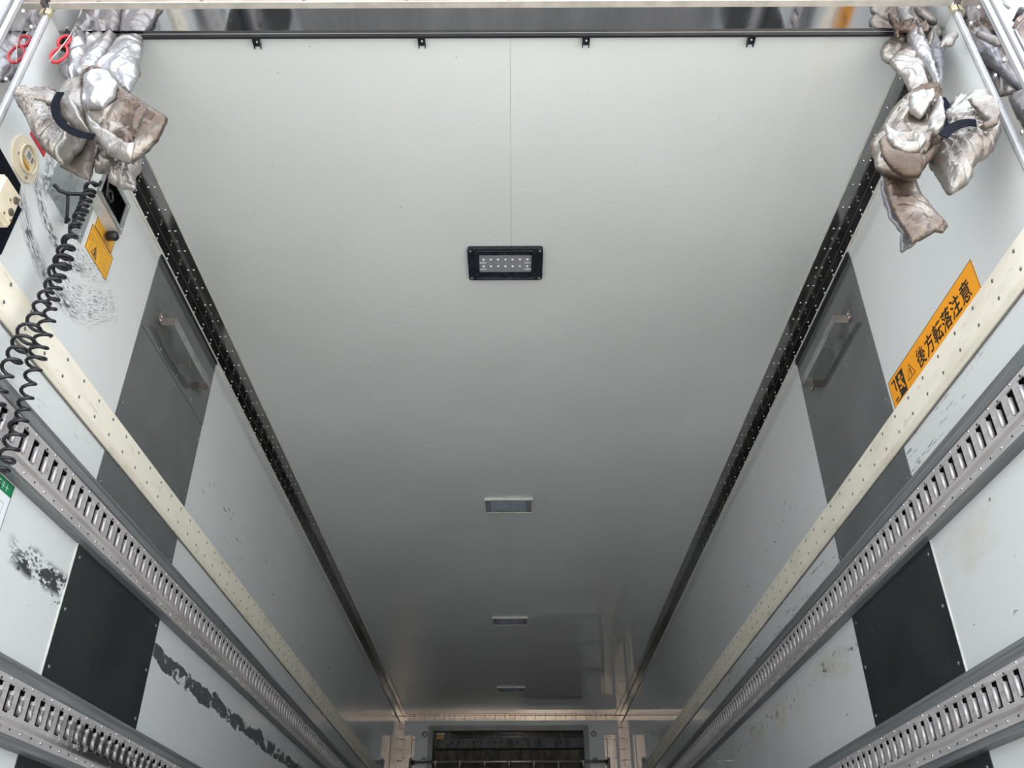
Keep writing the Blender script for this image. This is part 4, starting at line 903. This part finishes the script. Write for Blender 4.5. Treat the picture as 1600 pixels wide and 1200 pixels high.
def inflate(name, pts, H, mat, parent, fold=None, rad=None, amp=.006, freq=38, crump=.003, back=.7, seed=0, step=.0036, flat=.85, kind=None, edge=1.0, power=.5):
    """closed cloth body: outline with real thickness, ridged folds on both faces"""
    P = [Vector(p) for p in pts]
    c = sum(P, Vector())/len(P)
    # y as a linear function of x and z (least squares)
    sxx = sum((p.x-c.x)**2 for p in P); szz = sum((p.z-c.z)**2 for p in P); sxz = sum((p.x-c.x)*(p.z-c.z) for p in P)
    sxy = sum((p.x-c.x)*(p.y-c.y) for p in P); szy = sum((p.z-c.z)*(p.y-c.y) for p in P); det = sxx*szz-sxz*sxz
    ax_, az_ = (sxy*szz-szy*sxz)/det, (szy*sxx-sxy*sxz)/det
    Y = lambda x, z: c.y+ax_*(x-c.x)+az_*(z-c.z)
    out = []
    for a, b in zip(P, P[1:]+P[:1]):
        n_ = max(1, int((b-a).length/step))
        for i in range(n_):
            q = a.lerp(b, i/n_); d = Vector((b.z-a.z, 0, a.x-b.x)); d = d.normalized() if d.length else d
            w = noise.noise(Vector((q.x*60+seed, q.z*60, 3)))*.0022*edge; out.append((q.x+d.x*w, q.z+d.z*w))
    nb = len(out); x0, x1 = min(p[0] for p in out), max(p[0] for p in out); z0, z1 = min(p[1] for p in out), max(p[1] for p in out)
    seg = [(out[i], out[(i+1) % nb]) for i in range(nb)]
    def inside(x, z):
        r_ = False
        for (ax, az), (bx, bz) in seg:
            if (az > z) != (bz > z) and x < (bx-ax)*(z-az)/(bz-az)+ax: r_ = not r_
        return r_
    def dist(x, z): return math.sqrt(min((x-p[0])**2+(z-p[1])**2 for p in out))
    inner = []; j = 0; z = z0+step*.5
    while z < z1:
        x = x0+(step/2 if j % 2 else 0)
        while x < x1:
            if inside(x, z) and dist(x, z) > step*.6: inner.append((x, z))
            x += step
        z += step*.87; j += 1
    co = [Vector(p) for p in out+inner]
    vs, es, fs, *_ = geometry.delaunay_2d_cdt(co, [(i, (i+1) % nb) for i in range(nb)], [], 1, 1e-6)
    D = [dist(v.x, v.y) for v in vs]; onb = [d < 1e-4 for d in D]; dm = max(D)
    fd = Vector(fold).normalized() if fold else Vector((0, -1))
    def disp(x, z, sd):
        if rad:
            dx, dz = x-rad[0], z-rad[1]; r_ = math.hypot(dx, dz)+1e-4; ang = math.atan2(dz, dx); u, v = r_, ang*.10
        else: u, v = x*fd.x+z*fd.y, -x*fd.y+z*fd.x
        wob = noise.noise(Vector((x*9+sd, z*9, 5)))*.02
        ph = v*freq*.75 + noise.noise(Vector((x*11+sd, z*11, 5)))*1.5 + noise.noise(Vector((u*5, v*freq*.35, sd)))*1.3
        fr = ph-math.floor(ph); tri = fr/.72 if fr < .72 else (1-fr)/.28
        k1 = math.floor(ph)+(0 if fr < .72 else 1)
        am = .45+.55*abs(noise.noise(Vector((k1*3.7+sd, u*6, 2))))*2
        n2 = noise.noise(Vector((u*12+sd, v*freq*1.5, 7.7+sd)))
        q = Vector((x*26+sd, z*26, sd)) + Vector((noise.noise(Vector((x*16, z*16, sd))), noise.noise(Vector((x*16, z*16, sd+40))), 0))*.6
        d_, pp = noise.voronoi(q); pl = pp[0]-q
        ca = (pp[0].x*12.9+pp[0].y*78.2) % 6.283; facet = pl.x*math.cos(ca)+pl.y*math.sin(ca)
        return (tri*am-.4)*amp*1.7 + (1-2.6*abs(n2))*amp*.30 + facet*crump*1.5 + noise.noise(Vector((x*15, z*15, sd)))*amp*.9
    V = []; F = []; idx = {}
    for k, v in enumerate(vs):
        t_ = min(1, D[k]/(dm*flat)); h = 0 if onb[k] else H*(max(0, 1-(1-t_)**2))**power
        e = min(1, D[k]/.012)
        V.append((v.x, Y(v.x, v.y)-h*1.0-(0 if onb[k] else disp(v.x, v.y, seed)*e), v.y))
    nv = len(vs)
    for k, v in enumerate(vs):
        if onb[k]: idx[k] = k; continue
        t_ = min(1, D[k]/(dm*flat)); h = H*back*(max(0, 1-(1-t_)**2))**power; e = min(1, D[k]/.012)
        idx[k] = len(V); V.append((v.x, Y(v.x, v.y)+h+disp(v.x, v.y, seed+9)*e*.6, v.y))
    for f in fs:
        if len(f) < 3: continue
        F.append(tuple(f)); F.append(tuple(idx[i] for i in reversed(f)))
    V = [(min(max(x, XL+.004), XR-.004), y, min(z, 2.1965)) for x, y, z in V]
    m = MB(); m.add(V, F); o = m.build(name, mat, parent, True); return o

def ribbon(name, pts, w, th, mat, parent, up=(0, 1, 0), sub=6):
    P = [Vector(p) for p in pts]; Q = []
    for i in range(len(P)-1):
        p0, p1, p2, p3 = P[max(0, i-1)], P[i], P[i+1], P[min(len(P)-1, i+2)]
        for k in range(sub):
            t_ = k/sub; Q.append(.5*((2*p1)+(p2-p0)*t_+(2*p0-5*p1+4*p2-p3)*t_*t_+(3*p1-p0-3*p2+p3)*t_**3))
    Q.append(P[-1]); m = MB(); vs = []
    for i, q in enumerate(Q):
        d = (Q[min(i+1, len(Q)-1)]-Q[max(i-1, 0)]).normalized(); n_ = Vector(up); s_ = d.cross(n_).normalized()*w/2; n_ = n_*th/2
        vs += [q-s_-n_, q+s_-n_, q+s_+n_, q-s_+n_]
    fs = []
    for i in range(len(Q)-1):
        for k in range(4): fs.append((4*i+k, 4*i+(k+1) % 4, 4*i+4+(k+1) % 4, 4*i+4+k))
    fs += [(0, 1, 2, 3), tuple(4*(len(Q)-1)+k for k in range(4))]; m.add(vs, fs); return m.build(name, mat, parent, False)
L = LOBES
def cen(k): n_ = len(L[k]); return tuple(sum(p[i] for p in L[k])/n_ for i in range(3))

cl = thing('thermal_curtain', 'silver foil curtain bundle tied with black strap in the left rear corner', 'curtain', (-.93, 1.34, 2.19), 'rolled thermal curtains at the rear corners')
inflate('gathered_fold', L['LA1'], .012, M['foil_grey'], cl, fold=(-.2, -1), amp=.003, seed=1)
inflate('gathered_fold', L['LA5'], .012, M['foil_mid'], cl, fold=(-.3, -1), amp=.005, seed=2)
inflate('gathered_fold', L['LA3'], .026, M['foil_clean'], cl, fold=(-.35, -1), amp=.008, freq=44, seed=3)
inflate('gathered_fold', L['LA2'], .022, M['foil_clean'], cl, fold=(-.15, -1), amp=.007, freq=44, seed=4)
inflate('gathered_fold', L['LA4'], .024, M['foil_clean'], cl, fold=(-.5, -1), amp=.006, freq=30, seed=5)
inflate('crumpled_hem', L['LF'], .024, M['foil_mid'], cl, fold=(.3, -1), amp=.009, freq=52, crump=.010, seed=6)
inflate('hem_flap', L['LE'], .008, M['foil_brown'], cl, fold=(.2, -1), amp=.002, freq=12, crump=.001, seed=7)
inflate('rolled_bundle', L['LB'], .030, M['foil_mid'], cl, rad=(-.895, 1.86), amp=.010, freq=95, crump=.002, seed=8, power=.6)
inflate('centre_pleat', L['LC'], .026, M['foil_mid'], cl, fold=(.4, -1), amp=.004, freq=26, crump=.001, seed=9)
sleeve = inflate('hanging_sleeve', L['LD'], .030, M['foil_dirty'], cl, fold=(.8, -.6), amp=.006, freq=16, crump=.005, seed=10, power=.5, flat=.55)
inflate('folded_cuff', L['LD1'], .012, M['foil_dirty'], cl, fold=(.5, -.8), amp=.003, freq=18, seed=11, flat=.5)
inflate('under_fold', L['LD2'], .016, M['foil_mid'], cl, fold=(.8, -.6), amp=.003, freq=18, seed=12, flat=.6)
inflate('upper_fold', L['LD3'], .018, M['foil_clean'], cl, fold=(.3, -1), amp=.005, freq=22, seed=13, flat=.7)
inflate('upper_fold', L['LB1'], .010, M['foil_mid'], cl, fold=(1, -.1), amp=.003, freq=30, seed=14, flat=.6)
ribbon('tie_strap', L['Lstrap'], .0165, .002, M['black_cloth'], cl)

cr2 = thing('thermal_curtain', 'brown-stained foil curtain bundle with hanging tail in the right rear corner', 'curtain', (1.0, 1.34, 2.19), 'rolled thermal curtains at the rear corners')
inflate('gathered_fold', L['RA4'], .012, M['foil_grey'], cr2, fold=(.1, -1), amp=.004, seed=21)
inflate('gathered_fold', L['RA2'], .020, M['foil_mid'], cr2, fold=(.45, -1), amp=.006, freq=34, seed=22)
inflate('gathered_fold', L['RA1'], .018, M['foil_mid'], cr2, fold=(.6, -1), amp=.003, freq=20, seed=23)
inflate('gathered_fold', L['RA6'], .009, M['foil_mid'], cr2, fold=(-.6, -1), amp=.003, freq=24, seed=24)
inflate('gathered_fold', L['RA3'], .018, M['foil_clean'], cr2, fold=(.35, -1), amp=.006, freq=44, seed=25)
inflate('gathered_fold', L['RA5'], .013, M['foil_mid'], cr2, fold=(.8, .3), amp=.003, freq=24, seed=26)
inflate('torn_edge', L['RA7'], .010, M['foil_dirty'], cr2, fold=(.2, -1), amp=.006, freq=60, crump=.006, seed=27, edge=3)
inflate('hanging_tail_back', L['RC2'], .008, M['foil_grey'], cr2, fold=(.4, -1), amp=.003, seed=28)
tail = inflate('hanging_tail', L['RC'], .016, M['foil_dirty'], cr2, fold=(.5, -1), amp=.005, freq=34, crump=.003, seed=29)
inflate('rolled_bundle', L['RD'], .036, M['foil_mid'], cr2, rad=(.955, 1.79), amp=.008, freq=70, crump=.003, seed=30, power=.6)
ball = inflate('knotted_ball', L['RB'], .040, M['foil_dirty'], cr2, rad=(.925, 1.94), amp=.012, freq=70, crump=.005, seed=31, power=.6)
inflate('wrapped_fold', L['RB1'], .016, M['foil_mid'], cr2, fold=(.5, -1), amp=.005, freq=30, seed=32, flat=.6)
inflate('wrapped_fold', L['RB2'], .018, M['foil_mid'], cr2, fold=(-.25, -1), amp=.006, freq=36, seed=33, flat=.7)
inflate('wrapped_fold', L['RB4'], .016, M['foil_mid'], cr2, fold=(.5, -.6), amp=.008, freq=36, crump=.008, seed=35, flat=.8)
inflate('wrapped_band', L['RB3'], .014, M['foil_stain'], cr2, fold=(1, -.2), amp=.003, freq=22, seed=34, flat=.7)
inflate('turned_fold', L['RD1'], .012, M['foil_mid'], cr2, fold=(.5, -1), amp=.005, freq=40, seed=36, flat=.6)
ribbon('tie_strap', L['Rstrap1'], .024, .002, M['black_cloth'], cr2)
ribbon('tie_strap', L['Rstrap2'], .021, .002, M['black_cloth'], cr2)

from mathutils.bvhtree import BVHTree
def seam(parent, body, pts, r=.0009, n_=6):
    bv = BVHTree.FromPolygons([v.co for v in body.data.vertices], [p.vertices for p in body.data.polygons]); Q = []
    for (x0, z0), (x1, z1) in zip(pts, pts[1:]):
        for i in range(n_):
            u = i/n_; h = bv.ray_cast(Vector((x0+(x1-x0)*u, .8, z0+(z1-z0)*u)), Vector((0, 1, 0)))
            if h[0] is not None: Q.append(h[0]+Vector((0, -r*.2, 0)))
    if len(Q) > 3:
        m = MB(); m.tube(Q, r, 5); m.build('stitched_seam', M['foil_seam'], parent, True)
M['foil_seam'] = plain('seam_thread', (.06, .05, .045), .8)
seam(cl, sleeve, [(-.727, 1.776), (-.731, 1.739), (-.735, 1.703), (-.740, 1.680)])
seam(cr2, tail, [(.832, 1.468), (.852, 1.477), (.881, 1.493), (.902, 1.514)])

# red hook with its wire
t = thing('red_hook', 'red plastic spring hook hanging beside the left silver curtain', 'hook', L['hook'][4], None)
P = [Vector(p) for p in L['hook']]; Q = []
for i in range(len(P)):
    p0, p1, p2, p3 = P[i-1], P[i], P[(i+1) % len(P)], P[(i+2) % len(P)]
    for k in range(5):
        u = k/5; Q.append(.5*((2*p1)+(p2-p0)*u+(2*p0-5*p1+4*p2-p3)*u*u+(3*p1-p0-3*p2+p3)*u**3))
m = MB(); m.tube(Q, .0036, 8, closed=True); m.build('hook_body', M['red'], t, True)
a = Vector(L['hook'][4]); b = Vector(L['hook'][0])
m = MB(); m.tube([a+Vector((.002, -.004, .06)), a+Vector((0, -.005, 0)), a.lerp(b, .5)+Vector((.004, -.006, 0)), b+Vector((0, -.004, -.012))], .0011, 6); m.build('wire', M['chrome'], t, True)
